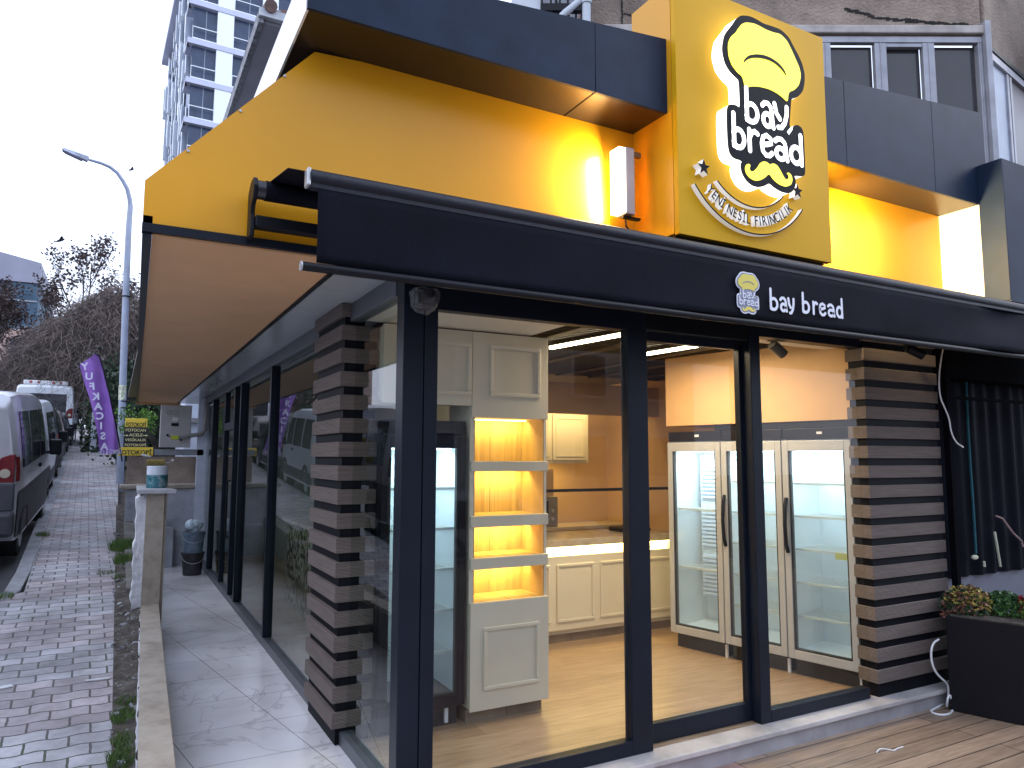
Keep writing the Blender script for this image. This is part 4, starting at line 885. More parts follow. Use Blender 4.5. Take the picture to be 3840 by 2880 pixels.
t = thing('wall_cabinet', 'cream wall cabinet with panelled doors above the worktop', 'wall cabinet', (3.3, 4.2, 2))
MB().box(2.3, 3.96, 4.1, 4.45, 1.68, 2.30).build('carcass', cream, t)
for i in range(3):
    d = MB().box(3.93-.52*(i+1)+.01, 3.93-.52*i-.01, 4.075, 4.099, 1.72, 2.29).build('door', cream, t, .003)
    mb = MB(); moulding(mb, 3.93-.52*(i+1)+.05, 3.93-.52*i-.05, 1.76, 2.25, 4.075, .02, .01); mb.build('moulding', cream, d)
area('cabinet_light', (3.1, 4.22, 1.66), (0, .2, -1), 1.5, .04, 9, (1, .68, .18), t)
t = tag(MB().box(2.2, 4.6, 4.05, 4.58, .86, .90).build('back_worktop', M('worktop', (.5, .42, .3), .35, 0, .1)), 'pale back worktop below the cream wall cabinet', 'worktop')
card = M('cardboard', (.30, .19, .10), .85, 0, .12, 6)
def carton(name, label, p, sx2, sy2, sz2, m=card, cat='box'):
    t = thing(name, label, cat, p, 0, world=False)
    MB().box(0, sx2, 0, sy2, 0, sz2).build('box', m, t, .004); MB().box(sx2*.45, sx2*.55, -.001, sy2, sz2, sz2+.001).build('tape', M('tape', (.4, .3, .17), .4, 0, 0), t)
    return t
q = ony(2060, 1840, 3.0); carton('cardboard_box', 'brown cardboard box on the dark rail shelf behind the counter', (q.x-.1, 3.01, 1.416), .36, .04, .26) if False else carton('cardboard_box', 'brown cardboard box standing under the wall cabinet', (3.02, 4.1, 1.28), .42, .3, .33)
t = thing('microwave_oven', 'small grey oven on the worktop under the cardboard box', 'oven', (3.0, 4.1, .90), world=False)
MB().box(0, .5, 0, .35, 0, .37).build('casing', M('oven_grey', (.2, .18, .16), .4, .2, .1), t, .005); MB().box(.03, .36, -.01, -.0005, .05, .32).build('door', dark, t)
mb = MB(); mb.cyl((.42, -.02, .1), (.42, -.0005, .1), .02, 12); mb.cyl((.42, -.02, .2), (.42, -.0005, .2), .02, 12); mb.build('knob', alu, t)
t = thing('tray', 'dark rounded tray at the right end of the counter', 'tray', (3.35, 2.55, .976), world=False)
MB().box(0, .34, 0, .3, 0, .045).build('base', dark, t, .015)
# LED tubes
def led(label, p, q):
    p, q = Vector(p), Vector(q); d = q-p; a = math.atan2(-d.x, d.y); T_ = Matrix.Translation((p+q)/2)@Matrix.Rotation(a, 4, 'Z'); L_ = d.length/2
    t = thing('ceiling_light', label, 'ceiling light', tuple((p+q)/2), a, group='linear ceiling lamps', world=False)
    MB().box(-.03, .03, -L_, L_, .012, .022).build('housing', dark, t)
    MB().box(-.017, .017, -L_, L_, -.012, .011).build('diffuser', ledw, t)
    area('tube_light', (0, 0, -.02), (0, 0, -1), .06, 2*L_, 27, (1, .76, .48), t)
led('long glowing linear ceiling lamp seen through the left pane', (1.84, 1.56, 2.668), (1.99, .50, 2.668))
led('glowing linear ceiling lamp seen through the sliding door', (2.77, 1.46, 2.668), (2.87, .45, 2.668))
area('bulkhead_lamp', (3.3, 3.68, 2.45), (0, .8, -.6), 1.6, .06, 12, (1, .68, .28))
# spotlight heads
def spot(label, p, d, m, nm='spotlight'):
    t = thing(nm, label, 'spotlight', tuple(p))
    d = Vector(d).normalized(); p = Vector(p)
    MB().cyl(p, p+d*.13, .038, 20).build('head', m, t, smooth=50); MB().box(p.x-.03, p.x+.03, p.y-.02, p.y+.02, p.z+.02, p.z+.055).build('mount', dark, t)
    MB().cyl(p+d*.129, p+d*.131, .03, 16).build('lens', M('spot_lens', (.1, .11, .12), .1, 0, 0), t)
spot('grey spotlight head angled under the ceiling behind the right pane', ony(2895, 1290, .2), (.8, -.1, -.55), M('spot_grey', (.08, .075, .07), .5, .2, .1))
spot('dark spotlight tucked under the awning rail before the right pillar', ony(3405, 1305, -.08), (.5, -.3, -.3), dark)
# wrapped sensor box on corner post
t = thing('wrapped_camera', 'black device wrapped in clear plastic at the top of the corner post', 'camera', (.06, -.06, 2.58))
MB().box(.005, .12, -.105, -.006, 2.53, 2.62).build('device', dark, t, .02)
MB().lathe([(.012, 0), (.024, 0), (.026, .012), (.014, .014)], (0, 0, 0), 16).build('lens', M('lens_black', (.03, .03, .04), .1, 0, 0), t, T=Matrix.Translation((.07, -.115, 2.6))@Matrix.Rotation(math.pi/2, 4, 'X'))
mb = MB(); bmesh.ops.create_icosphere(mb.b, subdivisions=3, radius=1, matrix=Matrix.Identity(4))
for v in mb.b.verts:
    q_ = Vector([math.copysign(abs(c_)**.45, c_) for c_ in v.co]); k_z = 1-.25*max(0, -v.co.z)
    v.co = Vector((.06+q_.x*.072*k_z, -.062+q_.y*.06*k_z, 2.578+q_.z*.058+(-.02*random.random() if v.co.z < -.6 else 0)))+Vector([random.uniform(-.006, .006) for _ in range(3)])
mb.build('plastic_wrap', glassmat('clear_wrap', (.86, .88, .9), 1.35, .07), t)
# side room: mosaic counter
t = thing('mosaic_counter', 'counter with mosaic tiled front inside the side room', 'counter', (.8, 4.6, 0))
MB().box(.55, 1.25, 3.0, 5.6, 0, .98).build('tiled_body', mosaic_mat(), t); MB().box(.5, 1.28, 2.95, 5.65, .981, 1.02).build('top', stone, t, .004)
t = thing('green_cabinet', 'dull green cabinet beside the mosaic counter in the side room', 'cabinet', (.9, 2.6, 0))
MB().box(.5, 1.2, 2.1, 2.85, .0, .95).build('carcass', M('green_cab', (.09, .13, .1), .5, 0, .1), t, .004)
MB().box(.7, 1.0, 2.095, 2.0995, .1, .8).build('door', M('green_cab2', (.12, .16, .12), .4, 0, .1), t)

# ================================================================== OLD BUILDINGS
OB = thing('old_apartment_building', 'old stucco building with cracked walls and aluminium framed bay windows', 'building', (5.76, .05, 0), -math.radians(28.56), world=False)
k_ = 6.9/FPX
lx = lambda px: (px-3692)*k_
lz = lambda py: 5.76-(py-130)*k_
# facade built in local coords: x along the facade, -y towards the street
def wallwith(mb, x0, x1, z0, z1, holes, d=.12):
    xs = sorted({x0, x1, *[h[0] for h in holes], *[h[1] for h in holes]}); zs = sorted({z0, z1, *[h[2] for h in holes], *[h[3] for h in holes]})
    for a, b_ in zip(xs[:-1], xs[1:]):
        for c, e in zip(zs[:-1], zs[1:]):
            mx_, mz_ = (a+b_)/2, (c+e)/2
            if any(h[0] < mx_ < h[1] and h[2] < mz_ < h[3] for h in holes): continue
            mb.box(a, b_, 0, d, c, e)
wx0, wx1 = lx(2440), lx(3690); wz1 = lz(128)
mb = MB(); wallwith(mb, lx(2190), 0, 3.9, 8.4, [(wx0, wx1+.0, 3.95, wz1)]); mb.build('wall', stucco, OB)
MB().box(lx(2190), .03, -.05, -.001, wz1+.02, wz1+.10).build('ledge', M('ledge_stucco', (.42, .39, .37), .9, 0, .2, 8), OB, .01)
for a, b_ in ((2461, 3079), (3119, 3283), (3329, 3464), (3510, 3673)): MB().box(lx(a), lx(b_), .05, .06, 3.95, wz1-.07).build('window_pane', M('old_pane', (.04, .04, .047), .12, 0, .15, 3), OB)
fg = M('grey_aluminium', (.33, .34, .38), .45, .2, .15, 6)
MB().box(wx0, wx1, -.02, .04, wz1-.06, wz1-.001).build('window_head', fg, OB, .003)
for a, b_ in ((2440, 2460), (3080, 3118), (3284, 3328), (3465, 3509), (3674, 3690)):
    mb = MB(); mb.box(lx(a), lx(b_), -.015, .045, 3.95, wz1-.061)
    mb.box(lx((a+b_)/2)-.006, lx((a+b_)/2)+.006, -.022, -.016, 3.95, wz1-.061); mb.build('window_frame', fg, OB, .003)
MB().box(lx(3329), lx(3464), -.01, .045, wz1-.10, wz1-.062).build('window_frame', fg, OB, .003)
MB().box(-.004, .05, -.07, .06, 3.9, 5.9).build('corner_trim', fg, OB, .004)
def crack(pts, w0=.012):
    mb = MB(); P_ = [Vector((lx(x), 0, lz(y))) for x, y in pts]; fine = []
    for i in range(len(P_)-1):
        for k in range(6):
            p = P_[i].lerp(P_[i+1], k/6); fine.append(p+Vector((random.uniform(-.008, .008), 0, random.uniform(-.011, .011))))
    for i in range(len(fine)-1):
        a, b_ = fine[i], fine[i+1]; h = w0*(.4+random.random()); mb.box(min(a.x, b_.x)-.004, max(a.x, b_.x)+.004, -.004, -.0005, min(a.z, b_.z)-h*.5, max(a.z, b_.z)+h*.5)
    return mb
cm = M('crack_dark', (.02, .018, .016), .95, 0, .2)
crack([(3180, 15), (3240, 28), (3290, 48), (3380, 58), (3470, 66), (3530, 72), (3600, 72), (3690, 92)], .022).build('crack', cm, OB)
crack([(2340, 30), (2390, 50), (2440, 42), (2520, 48)], .008).build('crack', cm, OB)
crack([(2333, -40), (2335, 40), (2331, 108)], .008).build('crack', cm, OB)
# window sill band right of the cracks, balcony rail, downpipes
mb = MB(); mb.tube([(lx(2195), -.12, 8), (lx(2195), -.12, 4.6)], .042, 14); mb.cyl((lx(2195), -.12, lz(8)), (lx(2195), -.12, lz(28)), .052, 14); mb.tube([(lx(2195)-.02, -.12, lz(6)), (lx(2170), -.12, lz(18)), (lx(2118), -.12, lz(62)), (lx(2080), -.12, lz(100))], .034, 12); mb.build('downpipe', M('pipe_grey', (.5, .55, .62), .5, 0, .05), OB, smooth=50)
mb = MB()
for i in range(9): x = lx(2030+i*17); mb.tube([(x, -.1, 5.7), (x+.05*math.sin(i), -.1, 6.05), (x, -.1, 6.6)], .012, 6)
mb.box(lx(2025), lx(2190), -.13, -.07, 5.95, 6.02); mb.build('balcony_railing', dark, OB)
MB().box(lx(2025), lx(2180), .3, .36, 3.9, 8).build('rear_wall', M('rear_white', (.55, .58, .64), .8, 0, .1, 3), OB)
MB().box(lx(1915), lx(2024), -.05, .3, 5.5, 8).build('white_window_bay', M('bay_white', (.6, .64, .7), .6, 0, .05), OB)
MB().box(lx(2400), lx(2400)+.5, -.02, -.002, lz(128)-.11, lz(128)-.02).build('blue_grey_panel', M('bgp', (.3, .34, .45), .5, 0, .05), OB) if False else None
# right facet
RF = thing('apartment_side_bay', 'right hand bay of the old building with frosted white panes', 'building', (5.80, .03, 0), math.radians(9.4), world=False)
mb = MB(); mb.box(.0, 4, 0, .12, 5.68, 8.4); mb.build('wall', stucco, RF)
MB().box(0, 4, -.03, .02, 5.55, 5.62).build('window_frame', fg, RF)
mb = MB()
for x in (.0, .44, .52, 1.1): mb.box(x, x+.05, -.02, .03, 3.9, 5.55)
mb.build('window_frame', fg, RF)
MB().box(.05, .44, .0, .01, 3.9, 5.55).build('frosted_pane', M('frosted', (.40, .46, .56), .5, 0, .25, 2), RF)
MB().box(.57, 4, .0, .01, 3.9, 5.55).build('dark_pane', M('pane_brown', (.12, .11, .12), .3, 0, .2, 2), RF)
MB().box(-.02, 4, -.04, -.001, 5.63, 5.67).build('ledge', dark, RF)
mb = MB(); 
for i in range(12): mb.box(1.1+i*.1, 1.13+i*.1, -.3, -.27, 5.9, 6.7)
mb.box(1.0, 2.4, -.35, -.2, 5.86, 5.9); mb.build('balcony_railing', dark, RF)
# house with tiled eave
H = thing('neighbour_house', 'older house with a tiled roof and grey boarded eave', 'house', (2, 8, 5))
p0 = ony(968, 62, 5.0); p1 = ony(1150, 110, 5.0)
MB().box(p0.x+.06, 9, 5.0, 30, p0.z-.06, p0.z+.0).build('eave_soffit', M('eave_grey', (.36, .37, .42), .8, 0, .1, 2), H)
mb = MB(); mb.box(p0.x, p0.x+.055, 4.95, 30, p0.z-.09, p0.z+.07)
for i in range(70): mb.cyl((p0.x+.02, 5+i*.34, p0.z+.06), (p0.x+.25, 5+i*.34, p0.z+.12), .035, 8)
mb.build('gutter_and_tile_ends', M('tile_grey', (.24, .25, .28), .8, 0, .5, 12), H)
mb = MB(); mb.box(p0.x, 9, 4.9, 4.98, p0.z-.03, p0.z+.07); mb.build('front_fascia', M('fascia_grey', (.5, .53, .58), .7, 0, .2, 8), H)
mb = MB()
for i in range(16): mb.cyl((p0.x+.12+i*.32, 4.85, p0.z+.09), (p0.x+.12+i*.32, 5.3, p0.z+.2), .075, 10)
mb.build('roof_tiles', M('tile_brown', (.16, .10, .09), .8, 0, .4, 8), H, smooth=50)
MB().box(p0.x+1.3, 9, 6.2, 29, 3.9, p0.z-.07).build('wall', greyw, H)
MB().prism([(p0.x, 5, p0.z+.08), (9, 5, p0.z+.08), (4.6, 5, p0.z+1.6)], (0, 1, 0), 25).build('roof', M('tile_brown2', (.16, .10, .09), .8, 0, .4, 8), H)

# tower block
TW = thing('tower_block', 'tall pale apartment tower with staggered white fins and dark glazed corner balconies', 'building', (2.28, 55, 0), math.radians(1.9), world=False)
tw_w = M('tower_white', (.82, .87, .90), .5, 0, .04); tw_g = M('tower_slab', (.50, .53, .66), .6, 0, .05); tw_d = M('tower_glass', (.05, .07, .12), .2, 0, .2, 1, spec=.35); tw_l = M('tower_wall', (.44, .48, .56), .7, 0, .05)
FH = 3.18; z_top = 33.75+FH*2
zr = [33.78+FH*k for k in range(3, -5, -1)]
MB().box(.25, 16, .3, 24, 0, zr[0]).build('core', M('tower_core', (.32, .36, .48), .6, 0, .05), TW)  # blue-grey core colour paints in the shade between the white fins
nf = 0; spare = MB()
for z in zr:
    sh_ = MB(); sh_.box(-.35, 16, -.45, .3, z-.42, z); sh_.prism([(-.35, -.45, z-.42), (-.35, 1.6, z-.42), (.3, 1.6, z-.42)], (0, 0, 1), .42); sh_.build('floor_slab', tw_g, TW)
    x = 0
    for wdt_, ty in [(1.72, 'g'), (1.25, 'w'), (2.1, 'g'), (1.25, 'w'), (1.8, 'g'), (1.2, 'w')]:
        if ty == 'g':
            wn = MB().box(x+.02, x+wdt_, -.05, .29, z-FH+.001, z-.43).build('window', tw_d, TW)
            MB().box(x+wdt_*.55, x+wdt_*.55+.03, -.07, -.052, z-FH+.1, z-.43).build('mullion', tw_l, wn)
            mb = MB(); mb.box(x-.03, x+wdt_+.02, -.42, -.38, z-FH+.95, z-FH+1.01); mb.box(x-.03, x+wdt_+.02, -.44, -.40, z-FH+.02, z-FH+.10); mb.box(x-.03, x, -.43, -.39, z-FH+.1, z-FH+.95); mb.build('railing', tw_w, wn)
        else: MB().box(x+.02, x+wdt_-.02, -.40, .28, z-FH+.02, z-.44).build('white_panel', tw_w, TW)
        x += wdt_
    y = 1.7
    while y < 23.2:
        pr_ = random.uniform(.15, .6); za = z-FH*random.choice((1, 1, 1, .8, .55)); zb_ = z-FH*random.choice((0, 0, 0, .2, .4))
        if zb_-za > .6:
            mb = spare if nf >= 98 else MB(); nf += 1
            mb.hexa([(.24-pr_, y, za), (.24-pr_, y+.55, za), (.249, y+1.0, za), (.249, y+.7, za), (.24-pr_, y, zb_), (.24-pr_, y+.55, zb_), (.249, y+1.0, zb_), (.249, y+.7, zb_)])
            if mb is not spare: mb.build('fin', tw_w, TW)
        y += random.choice((1.25, 1.5, 1.9))
spare.build('fin', tw_w, TW)['kind'] = 'stuff'
MB().box(-.55, 16, -1.2, 24.3, 43.5, 44.1).build('cornice', tw_g, TW)
# far buildings
t = thing('netted_high_rise', 'distant high rise wrapped in teal netting behind the trees', 'building', (-14, 90, 0))
MB().box(-26, -9.6, 90, 110, 2, 20.5).build('netted_body', stain_mat('teal_net', (.05, .09, .13), (.08, .14, .2), (.16, .2, .25), .25, .9, 0), t)
MB().prism([(-26, 89.8, 20.6), (-9.5, 89.8, 20.6), (-9.5, 89.8, 22.9), (-14.5, 89.8, 23.9), (-26, 89.8, 24.0)], (0, 1, 0), 20).build('top_storey', M('top_grey', (.33, .34, .42), .8, 0, .1, .3), t)
mb = MB()
for i in range(6): mb.box(-26, -9.7, 89.9, 89.99, 4+i*2.9, 4.15+i*2.9)
mb.build('scaffold_line', M('scaf', (.35, .37, .4), .8, 0, 0), t)
t = thing('pink_apartment_block', 'faded salmon apartment block low behind the bare branches', 'building', (-10, 70, 0))
MB().box(-22, -8.0, 70, 80, 2, 12.5).build('wall', M('salmon', (.5, .36, .31), .8, 0, .15, .5), t)
for i in range(3):
    for j in range(3): MB().box(-9.6-j*2.6, -8.8-j*2.6, 69.95, 69.999, 5.2+i*2.6, 6.5+i*2.6).build('window', tw_d, t)
t = thing('white_house', 'small white house behind the meter box', 'house', (1, 15, 0))
MB().box(.02, 5, 14.5, 17, .4, 4.2).build('wall', M('house_white', (.56, .62, .74), .8, 0, .05), t)
MB().box(-.1, 5, 14.3, 14.49, 2.52, 2.62).build('sill', kerbm, t)
t = thing('garden_wall', 'pale boundary wall beside the pavement behind the banner', 'wall', (-1.6, 40, 2))
MB().box(-2.15, -1.95, 27, 45, 1.5, 3.35).build('wall', M('bwall', (.45, .48, .56), .8, 0, .2, 1), t)
t = thing('retaining_wall', 'low rough stone wall beyond the rear of the walkway', 'wall', (-.8, 11, .4))
MB().box(-1.12, 2, 11.9, 12.3, -.2, 1.75).build('wall', stucco, t)

# ================================================================== STREET FURNITURE
LP = 16.0
t = thing('street_lamp', 'tall bluish steel street lamp with curved arm', 'street lamp', (-1.2, LP, 0))
pts = [ony(450, 1790, LP)-Vector((.0, 0, .6))]+[ony(x, y, LP) for x, y in ((450, 1790), (462, 1400), (474, 1050), (483, 850), (489, 770))]
MB().tube(pts, .09, 16, .06).build('pole', M('lamp_steel', (.31, .35, .45), .5, .1, .15, 3), t, smooth=True)
arm = [ony(x, y, LP) for x, y in ((489, 771), (486, 745), (477, 708), (462, 680), (440, 648), (412, 626), (380, 612), (345, 602), (332, 599))]
MB().tube(arm, .055, 12, .03).build('arm', M('lamp_steel2', (.27, .31, .42), .5, .1, .1, 3), t, smooth=True)
a, b_ = ony(330, 600, LP), ony(233, 562, LP)
dv = (b_-a); up = Vector((0, 0, 1)); sd = Vector((0, 1, 0)); nrm = Vector((-dv.z, 0, dv.x)).normalized()*-1
if nrm.z < 0: nrm = -nrm
mb = MB(); n0 = .16
mb.hexa([a-sd*.07-nrm*.05, b_-sd*.10-nrm*.02, b_+sd*.10-nrm*.02, a+sd*.07-nrm*.05, a-sd*.05+nrm*.09, b_-sd*.04+nrm*.06, b_+sd*.04+nrm*.06, a+sd*.05+nrm*.09])
mb.build('lamp_head', M('lamp_head', (.30, .33, .42), .5, .1, .3, 6), t, .02)
mb = MB(); mb.hexa([a+dv*.2-sd*.06-nrm*.075, b_-dv*.1-sd*.07-nrm*.04, b_-dv*.1+sd*.07-nrm*.04, a+dv*.2+sd*.06-nrm*.075, a+dv*.2-sd*.07-nrm*.05, b_-dv*.1-sd*.09-nrm*.025, b_-dv*.1+sd*.09-nrm*.025, a+dv*.2+sd*.07-nrm*.05]); mb.build('lens', M('lamp_lens', (.2, .2, .3), .3, 0, .2), t)
mb = MB()
for y in (1112, 1505, 1530): c = ony(474-(y-1050)*.022, y, LP); mb.cyl((c.x, c.y, c.z-.015), (c.x, c.y, c.z+.015), .092, 16)
mb.build('clamp_band', dark, t)
MB().cyl(ony(460, 1445, LP), ony(458, 1500, LP), .083, 16).build('sticker', M('sticker', (.5, .52, .4), .7, 0, .6, 20), t)
# banner
BY = 11.5
t = thing('feather_banner', 'leaning purple feather banner with mirrored white letters', 'banner', (-1.4, BY, 1))
lft = [(297, 1370), (303, 1385), (318, 1440), (335, 1490), (348, 1540), (358, 1590), (368, 1640), (372, 1690), (375, 1702)]
rgt = [(360, 1325), (378, 1345), (392, 1420), (408, 1480), (420, 1540), (430, 1590), (440, 1640), (448, 1690), (452, 1700)]
mb = MB(); prev = None
for i in range(33):
    u = i/32*8; k = min(int(u), 7); f = u-k
    L = Vector((lft[k][0]*(1-f)+lft[k+1][0]*f, lft[k][1]*(1-f)+lft[k+1][1]*f)); R_ = Vector((rgt[k][0]*(1-f)+rgt[k+1][0]*f, rgt[k][1]*(1-f)+rgt[k+1][1]*f)); row = []
    for j in range(9):
        s_ = j/8; q = L.lerp(R_, s_); p = ony(q.x, q.y, BY+.05*math.sin(s_*7+i*.22)*(.3+s_)); row.append(mb.b.verts.new(p))
    if prev:
        for j in range(8): mb.b.faces.new((prev[j], prev[j+1], row[j+1], row[j]))
    prev = row
purp = M('purple_cloth', (.26, .12, .46), .7, 0, .12, 5); o = mb.build('cloth', purp, t, smooth=True)
MB().tube([ony(x, y, BY+.03) for x, y in ((356, 1322), (374, 1338), (392, 1400), (410, 1475), (434, 1590), (452, 1690), (458, 1730))], .012, 8).build('pole', dark, t, smooth=True)
lw = M('banner_letter', (.62, .6, .78), .8, 0, .1)
for ch, (x, y, r_) in zip('YUFKACISA', ((318, 1376, -.35), (334, 1412, -.1), (346, 1450, -.25), (360, 1488, -.2), (368, 1525, -.15), (374, 1561, -.12), (379, 1598, -.1), (386, 1636, -.1), (391, 1676, -.1))):
    c = ony(x, y, BY-.09); Tm = Matrix.Translation(c)@Matrix.Rotation(-r_*-1*.5, 4, 'Y')@FRONT@Matrix.Diagonal((-1, 1, 1, 1)); add_text(ch, 'banner_letter', lw, t, Tm, .175, .001, .006)
c = ony(412, 1697, BY-.09); add_text('ÜMKÜ & ÜN', 'banner_letter', lw, t, Matrix.Translation(c)@Matrix.Rotation(-.1, 4, 'Y')@FRONT@Matrix.Diagonal((-.62, 1, 1, 1)), .11, .001, .002)
# photocopy sign
SYY = 12.5
t = thing('shop_sign_board', 'stacked yellow and black photocopy signs on a thin post', 'sign', (-1, SYY, 1))
def brd(x0, y0, x1, y1, nm, mat, dy=0, bev=.02):
    a, b_ = ony(x0, y0, SYY), ony(x1, y1, SYY); o = MB().box(min(a.x, b_.x), max(a.x, b_.x), SYY+dy, SYY+dy+.02, min(a.z, b_.z), max(a.z, b_.z)).build(nm, mat, t, bev); return a, b_
ys_ = M('sign_yellow', (.80, .60, .06), .5, 0, .05, 3); bs_ = M('sign_black', (.02, .022, .028), .4, 0, .1); yl_ = M('sign_letter_yellow', (.70, .66, .32), .6, 0, 0)
brd(471, 1568, 552, 1604, 'yellow_plate', ys_, 0); brd(466, 1601, 552, 1678, 'black_plate', bs_, -.01, .004); brd(443, 1677, 573, 1709, 'yellow_plate', ys_, -.03, .008)
def stx(s_, x, y, size, m_, dy, sx_=1, bold=.006): 
    c = ony(x, y, SYY+dy); add_text(s_, 'sign_lettering', m_, t, Matrix.Translation(c)@FRONT@Matrix.Diagonal((sx_, 1, 1, 1)), size, .001, bold)
for tx_, x0, y0, x1, y1, m_, dy in (('FOTOKOPİ', 474, 1578, 548, 1602, bs_, -.004), ('FOTOCAN', 472, 1607, 547, 1619, yl_, -.014), ('ACELE', 484, 1625, 534, 1637, yl_, -.014), ('VESİKALIK', 469, 1641, 549, 1655, yl_, -.014), ('FOTOKOPİ.', 469, 1660, 551, 1674, yl_, -.014), ('FOTOKOPİ', 445, 1682, 568, 1705, bs_, -.034)):
    a, b_ = ony(x0, y0, SYY+dy), ony(x1, y1, SYY+dy); fit_text(tx_, 'sign_lettering', m_, t, Matrix.Translation((a+b_)/2)@FRONT, b_.x-a.x, a.z-b_.z)
for x, in ((472,), (545,)):
    c = ony(x, 1633, SYY-.014); w0 = .03; mb = MB(); mb.box(c.x-.04, c.x+.01, c.y-.002, c.y, c.z-.008, c.z+.008); mb.prism([(c.x+.01, c.y-.002, c.z-.025), (c.x+.045, c.y-.002, c.z), (c.x+.01, c.y-.002, c.z+.025)], (0, 1, 0), .002); mb.build('arrow', yl_, t)
p = ony(507, 1709, SYY+.03); MB().cyl((p.x, p.y, .5), (p.x, p.y, p.z+.3), .022, 10).build('post', alu, t)
mb = MB(); mb.tube([ony(x, y, 12.9) for x, y in ((485, 1712), (528, 1733))], .014, 6); mb.tube([ony(x, y, 12.4) for x, y in ((530, 1705), (680, 1748))], .022, 8); tag(mb.build('steel_tube', M('tube_bright', (.7, .75, .85), .3, .2, 0)), 'two bright sloping steel tubes below the photocopy sign', 'railing')
# warning sign
WY = 36; t = thing('warning_sign', 'small red triangular road warning sign on a grey post', 'road sign', (-3, WY, 3))
P3 = [ony(x, y, WY) for x, y in ((289, 1495), (282, 1518), (303, 1517))]
MB().prism(P3, (0, 1, 0), .03).build('red_triangle', M('sign_red2', (.45, .10, .10), .5, 0, 0), t)
c = sum(P3, Vector())/3; MB().prism([c+(p-c)*.66-Vector((0, .02, 0)) for p in P3], (0, 1, 0), .01).build('white_face', wplast, t)
MB().prism([c+Vector((x, -.035, z)) for x, z in ((-.02, -.06), (.02, -.06), (.02, .05), (-.02, .05))], (0, 1, 0), .01).build('symbol', dark, t)
q = ony(290, 1518, WY+.02); MB().cyl(q, (q.x, q.y, 2.2), .03, 8).build('post', metal, t)
q = ony(322, 1470, 34); tag(MB().cyl((q.x, q.y, q.z+.6), (q.x-.08, q.y, 2.0), .05, 8).build('utility_pole', M('pole_green', (.2, .27, .27), .6, .1, .1)), 'thin grey green pole left of the purple banner', 'pole')

